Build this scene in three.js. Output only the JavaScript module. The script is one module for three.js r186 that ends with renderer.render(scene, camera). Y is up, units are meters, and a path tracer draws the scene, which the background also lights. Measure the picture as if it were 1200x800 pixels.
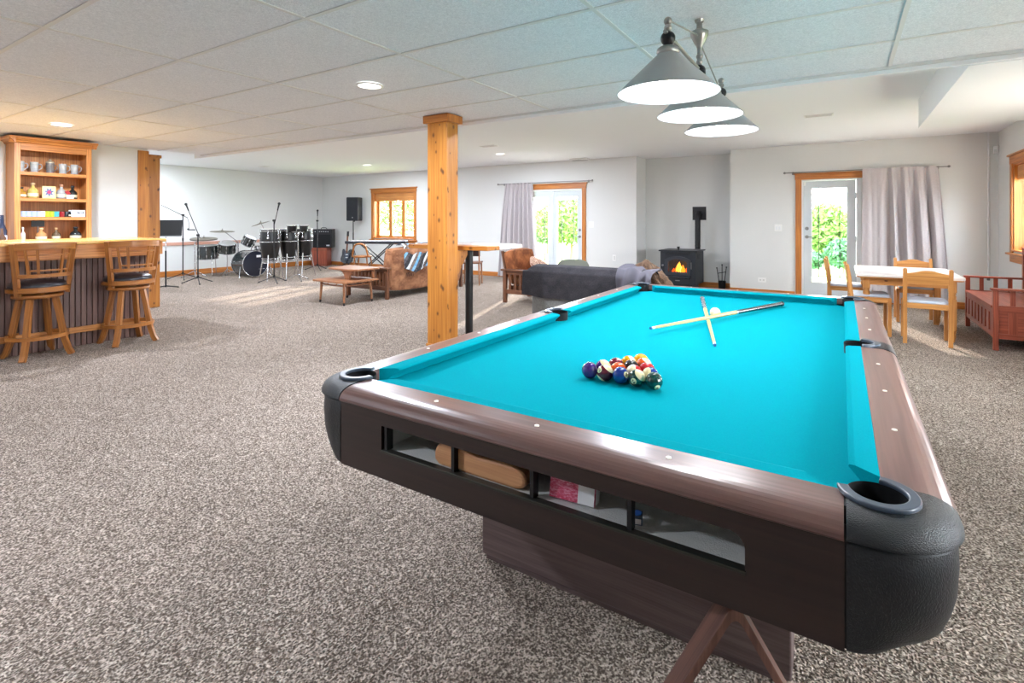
import * as THREE from 'three';
import { RoundedBoxGeometry } from 'three/addons/geometries/RoundedBoxGeometry.js';
import { mergeGeometries } from 'three/addons/utils/BufferGeometryUtils.js';
import { RectAreaLightUniformsLib } from 'three/addons/lights/RectAreaLightUniformsLib.js';

// ---------------------------------------------------------------- camera, sky, sun, exposure
const scene = new THREE.Scene();
const EYE = 1.31;
const camera = new THREE.PerspectiveCamera(2 * Math.atan(400 / 597.34) * 180 / Math.PI, 1.5, 0.05, 300);
camera.position.set(0, EYE, 0);
camera.rotation.set(0, 0.5472, 0);
camera.setViewOffset(1200, 800, -26.25, 142.83, 1200, 800);      // level camera with a shifted lens: upright lines stay upright
scene.add(camera);
const renderer = new THREE.WebGLRenderer({ antialias: true });
renderer.toneMapping = THREE.LinearToneMapping;
renderer.toneMappingExposure = 1.1;
renderer.shadowMap.enabled = true;
RectAreaLightUniformsLib.init();
scene.background = new THREE.Color(0.86, 0.94, 1.0);
scene.backgroundIntensity = 27;
const sun = new THREE.DirectionalLight(0xfff4e4, 12);
sun.name = 'sun';
sun.position.set(-6.9, 6.4, -19); sun.target.position.set(0, 0, 0);
sun.castShadow = true; sun.shadow.radius = 2.5; sun.shadow.mapSize.set(2048, 2048);
Object.assign(sun.shadow.camera, { left: -16, right: 16, top: 14, bottom: -14, near: 1, far: 60 });
scene.add(sun, sun.target);
const POWER = { pendant: 1.55, can: 26 };                          // lamp strengths

// ---------------------------------------------------------------- helpers
function mulberry(a) { return () => { a |= 0; a = a + 0x6D2B79F5 | 0; let t = Math.imul(a ^ a >>> 15, 1 | a); t = t + Math.imul(t ^ t >>> 7, 61 | t) ^ t; return ((t ^ t >>> 14) >>> 0) / 4294967296; }; }
const V = (x, y, z) => new THREE.Vector3(x, y, z);
const R = (d) => d * Math.PI / 180;
const lerp = (a, b, t) => a + (b - a) * t;
const clamp = (x, a = 0, b = 1) => Math.min(b, Math.max(a, x));
const smooth = (t) => t * t * (3 - 2 * t);
const usedNames = new Map();
function numbered(n) { const k = usedNames.get(n) || 0; usedNames.set(n, k + 1); return k ? `${n}_${String(k).padStart(3, '0')}` : n; }
function shade(o) { o.castShadow = true; o.receiveShadow = true; return o; }
function mesh(name, geo, mat, parent) {
  const g = Array.isArray(geo) ? merge(geo) : geo;
  const m = shade(new THREE.Mesh(g, mat)); m.name = parent ? name : numbered(name); (parent || scene).add(m); return m;
}
function tag(o, label, category, group, kind) { o.userData.label = label; if (category) o.userData.category = category; if (group) o.userData.group = group; if (kind) o.userData.kind = kind; return o; }
function thing(name, label, category, pos = [0, 0, 0], turn = 0, group) {
  const o = new THREE.Group(); o.name = numbered(name); scene.add(o); o.position.set(...pos); o.rotation.y = turn;
  return tag(o, label, category, group);
}
function dup(src, label, pos, turn) {
  const c = src.clone(); c.name = numbered(src.name.replace(/_\d{3}$/, '')); c.userData = { ...src.userData, label }; scene.add(c);
  c.position.set(...pos); if (turn !== undefined) c.rotation.y = turn; return c;
}
function structure(name, label, category, geo, mat) { const m = geo ? mesh(name, geo, mat) : thing(name, label, category); return tag(m, label, category, null, 'structure'); }
const flat = (g) => (g.index ? g.toNonIndexed() : g);
function merge(list) {
  const l = list.map((g) => { const f = flat(g); for (const k of Object.keys(f.attributes)) if (!['position', 'normal', 'uv'].includes(k)) f.deleteAttribute(k); return f; });
  return l.length === 1 ? l[0] : mergeGeometries(l);
}
// uv in metres, u along the given axis (0 x, 1 y, 2 z)
function metric(g0, axis = 0, off = 0) {
  const g = flat(g0), p = g.attributes.position, n = g.attributes.normal, uv = new Float32Array(p.count * 2);
  for (let i = 0; i < p.count; i++) {
    const q = [p.getX(i), p.getY(i), p.getZ(i)], a = [Math.abs(n.getX(i)), Math.abs(n.getY(i)), Math.abs(n.getZ(i))];
    const f = a[0] > a[1] && a[0] > a[2] ? 0 : a[1] > a[2] ? 1 : 2;
    let rest = [0, 1, 2].filter((k) => k !== f);
    if (rest[0] !== axis && rest[1] === axis) rest = [rest[1], rest[0]];
    uv[2 * i] = q[rest[0]] + off * 0.731; uv[2 * i + 1] = q[rest[1]] + off * 0.377 + f * 0.09;
  }
  g.setAttribute('uv', new THREE.BufferAttribute(uv, 2)); return g;
}
let woodOff = 0;
// box given by its centre; r > 0 rounds the edges; uv in metres with u along the longest side
function box(w, h, d, x = 0, y = 0, z = 0, r = 0, rot) {
  let g = r > 0 ? new RoundedBoxGeometry(w, h, d, 2, Math.min(r, w * 0.49, h * 0.49, d * 0.49)) : new THREE.BoxGeometry(w, h, d);
  g = metric(g, w >= h && w >= d ? 0 : h >= d ? 1 : 2, woodOff++ % 17);
  if (rot) g.applyMatrix4(new THREE.Matrix4().makeRotationFromEuler(new THREE.Euler(...rot)));
  return g.translate(x, y, z);
}
// box between two corners
const span = (x0, x1, y0, y1, z0, z1, r = 0) => box(Math.abs(x1 - x0), Math.abs(y1 - y0), Math.abs(z1 - z0), (x0 + x1) / 2, (y0 + y1) / 2, (z0 + z1) / 2, r);
function cyl(r0, r1, h, x = 0, y = 0, z = 0, seg = 24, rot, open = false) {
  const g = flat(new THREE.CylinderGeometry(r1, r0, h, seg, 1, open));
  if (rot) g.applyMatrix4(new THREE.Matrix4().makeRotationFromEuler(new THREE.Euler(...rot)));
  return g.translate(x, y, z);
}
function ball(r, x = 0, y = 0, z = 0, sy = 1, seg = 20) { return flat(new THREE.SphereGeometry(r, seg, Math.ceil(seg * 0.7))).scale(1, sy, 1).translate(x, y, z); }
function rod(a, b, r0, r1 = r0, seg = 10) {
  const A = V(...a), B = V(...b), d = B.clone().sub(A), g = flat(new THREE.CylinderGeometry(r1, r0, d.length(), seg));
  return g.applyQuaternion(new THREE.Quaternion().setFromUnitVectors(V(0, 1, 0), d.normalize())).translate((A.x + B.x) / 2, (A.y + B.y) / 2, (A.z + B.z) / 2);
}
function tube(pts, r, seg = 8, closed = false, n = pts.length * 6) { return flat(new THREE.TubeGeometry(new THREE.CatmullRomCurve3(pts.map((p) => V(...p)), closed), n, r, seg, closed)); }
function lathe(prof, seg = 32, x = 0, y = 0, z = 0) { return flat(new THREE.LatheGeometry(prof.map(([r, h]) => new THREE.Vector2(Math.max(r, 1e-4), h)), seg)).translate(x, y, z); }
function torus(r, t, x = 0, y = 0, z = 0, rot, seg = 40) { const g = flat(new THREE.TorusGeometry(r, t, 8, seg)); g.rotateX(Math.PI / 2); if (rot) g.applyMatrix4(new THREE.Matrix4().makeRotationFromEuler(new THREE.Euler(...rot))); return g.translate(x, y, z); }
function poly(pts) { const s = new THREE.Shape(); pts.forEach(([x, y], i) => (i ? s.lineTo(x, y) : s.moveTo(x, y))); s.closePath(); return s; }
function roundRect(x0, y0, x1, y1, r) { const s = new THREE.Shape(), q = Math.PI / 2; s.absarc(x1 - r, y0 + r, r, -q, 0); s.absarc(x1 - r, y1 - r, r, 0, q); s.absarc(x0 + r, y1 - r, r, q, 2 * q); s.absarc(x0 + r, y0 + r, r, 2 * q, 3 * q); s.closePath(); return s; }
function extrude(shape, depth, bevel = 0, seg = 12) {
  return flat(new THREE.ExtrudeGeometry(shape, { depth, steps: 1, curveSegments: seg, bevelEnabled: bevel > 0, bevelSize: bevel, bevelThickness: bevel, bevelSegments: 2 }));
}
// a bar of rectangular section swept along points: w sideways, h along up
function sweep(pts, w, h, closed = false, up = V(0, 1, 0)) {
  const P = pts.map((p) => (p.isVector3 ? p : V(...p))), n = P.length, rings = [];
  for (let i = 0; i < n; i++) {
    const a = P[closed ? (i + n - 1) % n : Math.max(0, i - 1)], b = P[closed ? (i + 1) % n : Math.min(n - 1, i + 1)];
    const t = b.clone().sub(a).normalize(), s = t.clone().cross(up).normalize(), u = s.clone().cross(t).normalize();
    const W = typeof w === 'function' ? w(i / (n - 1)) : w, H = typeof h === 'function' ? h(i / (n - 1)) : h;
    rings.push([[-1, -1], [1, -1], [1, 1], [-1, 1]].map(([c, d]) => P[i].clone().addScaledVector(s, c * W / 2).addScaledVector(u, d * H / 2)));
  }
  const pos = [], uv = []; let acc = 0;
  const quad = (a, b, c, d, ua, ub, va, vb) => { for (const [p, x, y] of [[a, ua, va], [b, ua, vb], [c, ub, vb], [a, ua, va], [c, ub, vb], [d, ub, va]]) { pos.push(p.x, p.y, p.z); uv.push(x, y); } };
  for (let i = 0; i < (closed ? n : n - 1); i++) {
    const j = (i + 1) % n, len = P[i].distanceTo(P[j]);
    for (let k = 0; k < 4; k++) { const l = (k + 1) % 4; quad(rings[i][k], rings[i][l], rings[j][l], rings[j][k], acc, acc + len, k * 0.06, k * 0.06 + 0.05); }
    acc += len;
  }
  if (!closed) { const a = rings[0], b = rings[n - 1]; quad(a[0], a[3], a[2], a[1], 0, 0.05, 0, 0.05); quad(b[0], b[1], b[2], b[3], 0, 0.05, 0, 0.05); }
  const g = new THREE.BufferGeometry(); g.setAttribute('position', new THREE.Float32BufferAttribute(pos, 3)); g.setAttribute('uv', new THREE.Float32BufferAttribute(uv, 2)); g.computeVertexNormals(); return g;
}
// a surface from f(u, v), smooth
function surf(nu, nv, f, flip = false, closedU = false) {
  const pos = [], uv = [], idx = [];
  for (let j = 0; j <= nv; j++) for (let i = 0; i <= nu; i++) { const p = f(i / nu, j / nv); pos.push(p.x, p.y, p.z); uv.push(p.u ?? i / nu, p.v ?? j / nv); }
  for (let j = 0; j < nv; j++) for (let i = 0; i < nu; i++) { const a = j * (nu + 1) + i, b = a + 1, c = a + nu + 1, d = c + 1; if (flip) idx.push(a, c, b, b, c, d); else idx.push(a, b, c, b, d, c); }
  const g = new THREE.BufferGeometry(); g.setAttribute('position', new THREE.Float32BufferAttribute(pos, 3)); g.setAttribute('uv', new THREE.Float32BufferAttribute(uv, 2)); g.setIndex(idx); g.computeVertexNormals();
  return g;
}
// cloth of thickness th: two layers and a hem
function sheet(nu, nv, f, th = 0.004) {
  const a = surf(nu, nv, f), n = a.attributes.normal, p = a.attributes.position;
  const at = (i, j, s) => { const k = j * (nu + 1) + i; return V(p.getX(k) + n.getX(k) * s * th / 2, p.getY(k) + n.getY(k) * s * th / 2, p.getZ(k) + n.getZ(k) * s * th / 2); };
  const w = (s) => (u, v) => { const i = Math.round(u * nu), j = Math.round(v * nv), q = at(i, j, s), k = j * (nu + 1) + i; q.u = a.attributes.uv.getX(k); q.v = a.attributes.uv.getY(k); return q; };
  const parts = [surf(nu, nv, w(1)), surf(nu, nv, w(-1), true)];
  parts.push(surf(nu, 1, (u, v) => at(Math.round(u * nu), 0, v ? 1 : -1)), surf(nu, 1, (u, v) => at(Math.round(u * nu), nv, v ? -1 : 1)), surf(1, nv, (u, v) => at(0, Math.round(v * nv), u ? -1 : 1)), surf(1, nv, (u, v) => at(nu, Math.round(v * nv), u ? 1 : -1)));
  return merge(parts);
}
// soft cushion: box of size w h d, pillowed
function cushion(w, h, d, x = 0, y = 0, z = 0, puff = 0.35, rot) {
  const g = flat(new THREE.BoxGeometry(w, h, d, 12, 8, 12)), p = g.attributes.position;
  for (let i = 0; i < p.count; i++) {
    const a = p.getX(i) / (w / 2), b = p.getY(i) / (h / 2), c = p.getZ(i) / (d / 2);
    const e = (q) => 1 - Math.pow(Math.abs(q), 4);
    const k = (f) => 1 - puff * (1 - f);
    p.setXYZ(i, a * w / 2 * k(Math.sqrt(e(b) * 0.6 + 0.4) * Math.sqrt(e(c) * 0.4 + 0.6)), b * h / 2 * k(e(a) * e(c)), c * d / 2 * k(Math.sqrt(e(b) * 0.6 + 0.4) * Math.sqrt(e(a) * 0.4 + 0.6)));
  }
  const s = new THREE.BufferGeometry(); s.setAttribute('position', p); s.setAttribute('uv', g.attributes.uv);
  const m = smoothNormals(s); const q = metric(m, 0);
  if (rot) q.applyMatrix4(new THREE.Matrix4().makeRotationFromEuler(new THREE.Euler(...rot)));
  return q.translate(x, y, z);
}
function smoothNormals(g) {   // shared normals on coincident vertices
  g.computeVertexNormals(); const p = g.attributes.position, n = g.attributes.normal, m = new Map(), key = (i) => `${Math.round(p.getX(i) * 1e4)},${Math.round(p.getY(i) * 1e4)},${Math.round(p.getZ(i) * 1e4)}`;
  for (let i = 0; i < p.count; i++) { const k = key(i); if (!m.has(k)) m.set(k, V(0, 0, 0)); m.get(k).add(V(n.getX(i), n.getY(i), n.getZ(i))); }
  for (let i = 0; i < p.count; i++) { const v = m.get(key(i)).clone().normalize(); n.setXYZ(i, v.x, v.y, v.z); }
  return g;
}
// ---------------------------------------------------------------- procedural textures
const hash = (x, y, s) => { let h = Math.imul(x, 374761393) + Math.imul(y, 668265263) + Math.imul(s, 1442695041) | 0; h = Math.imul(h ^ h >>> 13, 1274126177); return ((h ^ h >>> 16) >>> 0) / 4294967296; };
function pn(x, y, px, py, s) {    // periodic value noise
  const i = Math.floor(x), j = Math.floor(y), fx = smooth(x - i), fy = smooth(y - j), m = (a, b) => ((a % b) + b) % b;
  return lerp(lerp(hash(m(i, px), m(j, py), s), hash(m(i + 1, px), m(j, py), s), fx), lerp(hash(m(i, px), m(j + 1, py), s), hash(m(i + 1, px), m(j + 1, py), s), fx), fy);
}
function dataTex(w, h, f, sizeX, sizeY, srgb = true) {
  const d = new Uint8Array(w * h * 4);
  for (let y = 0; y < h; y++) for (let x = 0; x < w; x++) { const c = f(x / w, y / h, x, y), o = 4 * (y * w + x); d[o] = clamp(c[0], 0, 255); d[o + 1] = clamp(c[1], 0, 255); d[o + 2] = clamp(c[2], 0, 255); d[o + 3] = 255; }
  const t = new THREE.DataTexture(d, w, h); t.wrapS = t.wrapT = THREE.RepeatWrapping; t.magFilter = THREE.LinearFilter; t.minFilter = THREE.LinearMipmapLinearFilter; t.generateMipmaps = true;
  t.repeat.set(1 / sizeX, 1 / sizeY); if (srgb) t.colorSpace = THREE.SRGBColorSpace; t.needsUpdate = true; return t;
}
const mixc = (a, b, t) => [lerp(a[0], b[0], t), lerp(a[1], b[1], t), lerp(a[2], b[2], t)];
function woodTex(light, dark, seed, { knots = 0, streak = 1, ring = 1 } = {}) {
  const rnd = mulberry(seed), K = Array.from({ length: knots }, () => [rnd(), rnd(), 0.006 + rnd() * 0.009]);
  return dataTex(512, 256, (u, v) => {
    const wv = v + 0.03 * pn(u * 3, v * 4, 3, 4, seed) ;
    let f = 0.45 * pn(u * 4, wv * 40, 4, 40, seed + 1) + 0.35 * pn(u * 8, wv * 110, 8, 110, seed + 2) * streak + 0.3 * pn(u * 2, wv * 10, 2, 10, seed + 3) * ring;
    f = clamp((f - 0.3) * 1.5);
    let c = mixc(light, dark, f);
    for (const [ku, kv, kr] of K) { let dx = Math.abs(u - ku), dy = Math.abs(v - kv); dx = Math.min(dx, 1 - dx); dy = Math.min(dy, 1 - dy) * 0.3; const d = Math.hypot(dx * 0.7, dy) / kr; if (d < 1.6) c = mixc(c, [dark[0] * 0.45, dark[1] * 0.4, dark[2] * 0.35], clamp(1.3 - d) * 0.7); }
    return c;
  }, 1.1, 0.32);
}
const col = (c) => new THREE.Color(c);
function M(color, roughness = 0.7, metalness = 0, extra = {}) { return new THREE.MeshPhysicalMaterial({ color: col(color), roughness, metalness, ...extra }); }
function woodMat(light, dark, seed, roughness = 0.45, opt = {}, extra = {}) { const t = woodTex(light, dark, seed, opt); return new THREE.MeshPhysicalMaterial({ map: t, bumpMap: t, bumpScale: 0.0004, roughness, ...extra }); }
// ---------------------------------------------------------------- materials
const peel = dataTex(256, 256, (u, v) => { const n = 255 * (0.6 * pn(u * 64, v * 64, 64, 64, 5) + 0.4 * pn(u * 128, v * 128, 128, 128, 6)); return [n, n, n]; }, 0.6, 0.6, false);
const carpetH = (u, v) => { const a = pn(u * 250, v * 250, 250, 250, 11), b = pn(u * 96, v * 96, 96, 96, 12), c = pn(u * 24, v * 24, 24, 24, 13), d = hash(Math.floor(u * 1024), Math.floor(v * 1024), 14); return clamp(0.5 + (a - 0.5) * 1.25 + (b - 0.5) * 0.14 + (c - 0.5) * 0.07 + (d - 0.5) * 0.4); };
const carpetMap = dataTex(1024, 1024, (u, v) => mixc([86, 75, 66], [216, 200, 186], carpetH(u, v)), 1.15, 1.15);
const carpetBump = dataTex(1024, 1024, (u, v) => { const h = 255 * carpetH(u, v); return [h, h, h]; }, 1.15, 1.15, false);
const tileH = (u, v) => { const a = pn(u * 150, v * 150, 150, 150, 21), b = pn(u * 50, v * 50, 50, 50, 22), d = hash(Math.floor(u * 512), Math.floor(v * 512), 23); return clamp(0.62 + (a - 0.5) * 0.6 + (b - 0.5) * 0.25 + (d - 0.5) * 0.35); };
const tileMap = dataTex(512, 512, (u, v) => { const h = tileH(u, v); return mixc([206, 210, 216], [246, 249, 253], h); }, 0.63, 0.63);
const tileBump = dataTex(512, 512, (u, v) => { const h = 255 * tileH(u, v); return [h, h, h]; }, 0.63, 0.63, false);
const MAT = {
  wall: M('#dbdcda', 0.85, 0, { bumpMap: peel, bumpScale: 0.0008 }),
  ceiling: M('#f4f6f9', 0.9, 0, { bumpMap: peel, bumpScale: 0.0008 }),
  tile: new THREE.MeshPhysicalMaterial({ map: tileMap, bumpMap: tileBump, bumpScale: 0.0018, roughness: 0.62 }),
  grid: M('#dededc', 0.45),
  carpet: new THREE.MeshPhysicalMaterial({ map: carpetMap, bumpMap: carpetBump, bumpScale: 0.01, roughness: 1, specularIntensity: 0.15 }),
  oak: woodMat([216, 150, 84], [160, 98, 46], 101, 0.42),
  stool: woodMat([178, 114, 52], [120, 70, 28], 103, 0.35),
  pine: woodMat([190, 126, 50], [154, 90, 26], 104, 0.45, { knots: 16 }),
  trim: woodMat([200, 128, 58], [154, 88, 34], 105, 0.4),
  mahogany: woodMat([168, 88, 64], [112, 50, 36], 106, 0.35),
  mission: woodMat([126, 80, 52], [78, 46, 30], 107, 0.45),
  chairWood: woodMat([206, 148, 84], [164, 106, 50], 108, 0.4),
  teak: woodMat([176, 122, 84], [126, 80, 52], 109, 0.4),
  walnut: woodMat([118, 85, 78], [84, 57, 51], 110, 0.3, { streak: 0.5 }, { clearcoat: 0.4, clearcoatRoughness: 0.15, bumpMap: null }),
  apron: woodMat([52, 37, 33], [36, 25, 23], 111, 0.4, { streak: 0.6 }),
  pedestal: woodMat([108, 90, 88], [78, 62, 60], 112, 0.5),
  plank: [0, 1, 2].map((k) => woodMat([[132, 102, 92], [118, 90, 82], [146, 112, 98]][k], [[92, 66, 58], [82, 60, 54], [100, 72, 62]][k], 120 + k, 0.5)),
  black: M('#141416', 0.45), blackMetal: M('#1b1c1f', 0.4, 0.3), blackGloss: M('#0c0c0e', 0.18, 0, { clearcoat: 0.8, clearcoatRoughness: 0.1 }),
  chrome: M('#d9dadd', 0.16, 1), steel: M('#a9abae', 0.3, 1), brushed: M('#8f8f8e', 0.42, 0.85),
  came: M('#4c4940', 0.5, 0.6), white: M('#eeeeec', 0.55), whitePaint: M('#e6e8ea', 0.4), doorPaint: M('#cfd6da', 0.4),
  glass: new THREE.MeshPhysicalMaterial({ color: 0xffffff, roughness: 0.02, transmission: 1, thickness: 0, ior: 1.5 }),
};
// ---------------------------------------------------------------- room shell
const ZB = -9.62, ZA = -10.19, XL = -13.2, XR = 1.863, XBAR = -8.5, HT = 2.305, HD = 2.56, ZE = -4.05, ZF = 3.4, WT = 0.2;
{ // carpet
  const nx = 8, nz = 8, x0 = XL - 0.1, x1 = XR + 0.1, z0 = ZA - 0.1, z1 = ZF + 0.1;
  const g = surf(nx, nz, (u, v) => { const p = V(lerp(x0, x1, u), 0, lerp(z0, z1, v)); p.u = p.x; p.v = p.z; return p; }, true);
  const f = shade(new THREE.Mesh(g, MAT.carpet)); f.name = 'floor'; scene.add(f); tag(f, 'beige speckled wall to wall carpet', 'floor', null, 'structure');
  structure('floor_slab', 'concrete floor slab under the carpet', 'floor', span(x0, x1, -0.2, -0.005, z0, z1), M('#8a8884', 0.9));
}
function wallXY(x0, x1, y0, y1, z, thick, holes = []) {   // faces +z at z, goes back by thick
  const s = poly([[x0, y0], [x1, y0], [x1, y1], [x0, y1]]);
  for (const [a, b, c, d] of holes) { const h = new THREE.Path(); h.moveTo(a, c); h.lineTo(a, d); h.lineTo(b, d); h.lineTo(b, c); h.closePath(); s.holes.push(h); }
  return extrude(s, thick).translate(0, 0, z - thick);
}
const WIN = [-11.0, -9.5, 0.8, 2.03], DL = [-6.17, -4.69, 0, 1.965], DR = [-0.62, 0.215, 0, 1.975], WR = [-8.85, -7.45, 0.9, 2.03];
const AL = -3.512, AR = -1.757;
structure('wall_back', 'pale grey back wall with window, patio doors and stove alcove', 'wall', [
  wallXY(XL - WT, AL, 0, HD + 0.1, ZB, WT, [WIN, DL]), wallXY(AR, XR + WT, 0, HD + 0.1, ZB, WT, [DR]),
  span(AL - 0.2, AL, 0, HD + 0.1, ZA - 0.15, ZB - WT), span(AR, AR + 0.2, 0, HD + 0.1, ZA - 0.15, ZB - WT), span(AL - 0.2, AR + 0.2, 0, HD + 0.1, ZA - 0.3, ZA)], MAT.wall);
structure('wall_left', 'pale grey left wall behind the drum kit', 'wall', span(XL - WT, XL, 0, HD + 0.1, ZB - WT, -3.3), MAT.wall);
const sideHoles = [WR, [-5.7, -4.2, 0.9, 2.03], [-2.6, -0.9, 0.9, 2.03]];
{ const g = wallXY(ZB - WT, ZF + WT, 0, HD + 0.1, 0, WT, sideHoles); g.rotateY(-Math.PI / 2); g.translate(XR, 0, 0); // shape x becomes z
  structure('wall_right', 'pale grey right wall with wood trimmed windows', 'wall', g, MAT.wall); }
structure('wall_bar', 'pale grey wall behind the bar shelf', 'wall', span(XBAR - 0.24, XBAR, 0, HD + 0.1, -3.32, ZF + WT), MAT.wall);
structure('wall_stage', 'pale grey partition closing the stage end', 'wall', span(XL - WT, XBAR - 0.24, 0, HD + 0.1, -3.435, -3.32), MAT.wall);
structure('wall_front', 'pale grey wall behind the viewer', 'wall', wallXY(XBAR - 0.24, XR + WT, 0, HD + 0.1, ZF + WT, WT), MAT.wall);
{ // drywall ceiling with the box soffit and the step down to the tiles
  const c = structure('ceiling_drywall', 'smooth white drywall ceiling over the far half of the room', 'ceiling');
  mesh('panel', span(XL - WT, XR + WT, HD, HD + 0.16, ZA - 0.3, ZE - 0.05), MAT.ceiling, c);
  mesh('panel', span(XL - WT, XBAR, HD, HD + 0.16, ZE - 0.05, -3.3), MAT.ceiling, c);
  mesh('soffit_box', [span(0.656, XR, 2.262, HD, -6.63, ZE - 0.05)], MAT.ceiling, c);
  mesh('fascia', span(XBAR - 0.24, XR, HT - 0.038, HD, ZE - 0.05, ZE - 0.012), MAT.ceiling, c);
}
{ // suspended tile ceiling
  const c = structure('ceiling_tiles', 'suspended ceiling of textured white rectangular tiles in a metal grid', 'ceiling');
  mesh('deck', span(XBAR - 0.24, XR + WT, HT + 0.16, HT + 0.2, ZE - 0.02, ZF + WT), M('#b9b9b6', 0.9), c);
  const bx0 = 0.249 - 1.269 * 7, zs = []; for (let z = -0.3045 * 0.995 - 0.6345 * 5; z < ZF; z += 0.6345) zs.push(z); zs.unshift(ZE); zs.push(ZF);
  const xs = [XBAR]; for (let x = bx0; x < XR; x += 1.269) if (x > XBAR + 0.05) xs.push(x); xs.push(XR);
  const cache = new Map(); let k = 0; const rnd = mulberry(77);
  for (let i = 0; i + 1 < xs.length; i++) for (let j = 0; j + 1 < zs.length; j++) {
    const w = xs[i + 1] - xs[i] - 0.012, d = zs[j + 1] - zs[j] - 0.012; if (w < 0.03 || d < 0.03) continue;
    const key = `${w.toFixed(3)},${d.toFixed(3)},${k++ % 3}`;
    if (!cache.has(key)) cache.set(key, metric(new RoundedBoxGeometry(w, 0.016, d, 1, 0.003), 0, k));
    const t = mesh('tile', cache.get(key), MAT.tile, c); t.position.set((xs[i] + xs[i + 1]) / 2, HT + 0.0125 + rnd() * 0.002, (zs[j] + zs[j + 1]) / 2); t.rotation.z = (rnd() - 0.5) * 0.0016;
  }
  for (const z of zs) mesh('grid_bar', span(XBAR, XR, HT, HT + 0.03, z - 0.011, z + 0.011), MAT.grid, c);
  for (const x of xs.slice(1, -1)) for (let j = 0; j + 1 < zs.length; j++) mesh('grid_bar', span(x - 0.011, x + 0.011, HT + 0.0005, HT + 0.03, zs[j] + 0.011, zs[j + 1] - 0.011), MAT.grid, c);
  mesh('edge_moulding', span(XBAR, XR, HT - 0.012, HT + 0.02, ZE - 0.012, ZE + 0.014), MAT.grid, c);
}
// baseboards and chair rail
const bb = (n, l, ...a) => structure(n, l, 'baseboard', span(...a, 0.006), MAT.trim);
bb('baseboard_back_left', 'wood baseboard along the back wall under the window', XL, DL[0] - 0.1, 0, 0.1, ZB, ZB + 0.016);
bb('baseboard_back_middle', 'wood baseboard between the double doors and the stove alcove', DL[1] + 0.1, AL, 0, 0.1, ZB, ZB + 0.016);
bb('baseboard_alcove', 'wood baseboard inside the stove alcove', AL, AR, 0, 0.1, ZA, ZA + 0.016);
bb('baseboard_back_right', 'wood baseboard between the alcove and the single glazed door', AR, DR[0] - 0.1, 0, 0.1, ZB, ZB + 0.016);
bb('baseboard_corner', 'wood baseboard under the wide curtain by the corner', DR[1] + 0.02, XR, 0, 0.1, ZB, ZB + 0.016);
bb('baseboard_left', 'wood baseboard behind the drum kit', XL, XL + 0.016, 0, 0.13, ZB, -3.44);
bb('baseboard_right', 'wood baseboard along the right wall behind the bench', XR - 0.016, XR, 0, 0.1, ZB, ZF);
structure('trim_1', 'reddish chair rail along the wall behind the drum kit', 'chair rail', span(XL, XL + 0.02, 0.71, 0.785, ZB, -3.44, 0.006), woodMat([206, 160, 140], [176, 124, 104], 131, 0.5));
// ---------------------------------------------------------------- openings
function frameBars(x0, x1, y0, y1, w, z0, z1) { return [span(x0, x0 + w, y0, y1, z0, z1), span(x1 - w, x1, y0, y1, z0, z1), span(x0 + w, x1 - w, y0, y0 + w, z0, z1), span(x0 + w, x1 - w, y1 - w, y1, z0, z1)]; }
function glazedLeaf(parent, x0, x1, y0, y1, z, stile, top, bottom) {
  const t = 0.045, l = mesh('door_leaf', [span(x0, x0 + stile, y0, y1, z - t, z), span(x1 - stile, x1, y0, y1, z - t, z), span(x0 + stile, x1 - stile, y0, y0 + bottom, z - t, z), span(x0 + stile, x1 - stile, y1 - top, y1, z - t, z)], MAT.doorPaint, parent);
  mesh('moulding', frameBars(x0 + stile, x1 - stile, y0 + bottom, y1 - top, 0.012, z - 0.004, z + 0.008), MAT.whitePaint, l);
  mesh('pane', span(x0 + stile, x1 - stile, y0 + bottom, y1 - top, z - 0.026, z - 0.02), MAT.glass, l);
  const a = x0 + stile, b = x1 - stile, c = y0 + bottom, d = y1 - top, m = 0.11;
  for (const x of [a + m, b - m]) mesh('muntin', span(x - 0.006, x + 0.006, c, d, z - 0.032, z - 0.012), MAT.came, l);
  for (const y of [c + m, d - m]) mesh('muntin', span(a, b, y - 0.006, y + 0.006, z - 0.031, z - 0.013), MAT.came, l);
  return l;
}
function lever(parent, x, y, z, s) {
  const h = mesh('handle', [cyl(0.028, 0.028, 0.014, x, y, z + 0.007, 20, [Math.PI / 2, 0, 0]), rod([x, y, z], [x, y, z + 0.05], 0.009), rod([x, y, z + 0.045], [x + s * 0.1, y, z + 0.045], 0.009, 0.007)], MAT.brushed, parent);
  mesh('deadbolt', [cyl(0.03, 0.028, 0.018, x, y + 0.14, z + 0.009, 20, [Math.PI / 2, 0, 0]), box(0.012, 0.034, 0.014, x, y + 0.14, z + 0.024, 0.003)], MAT.brushed, parent); return h;
}
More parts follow.
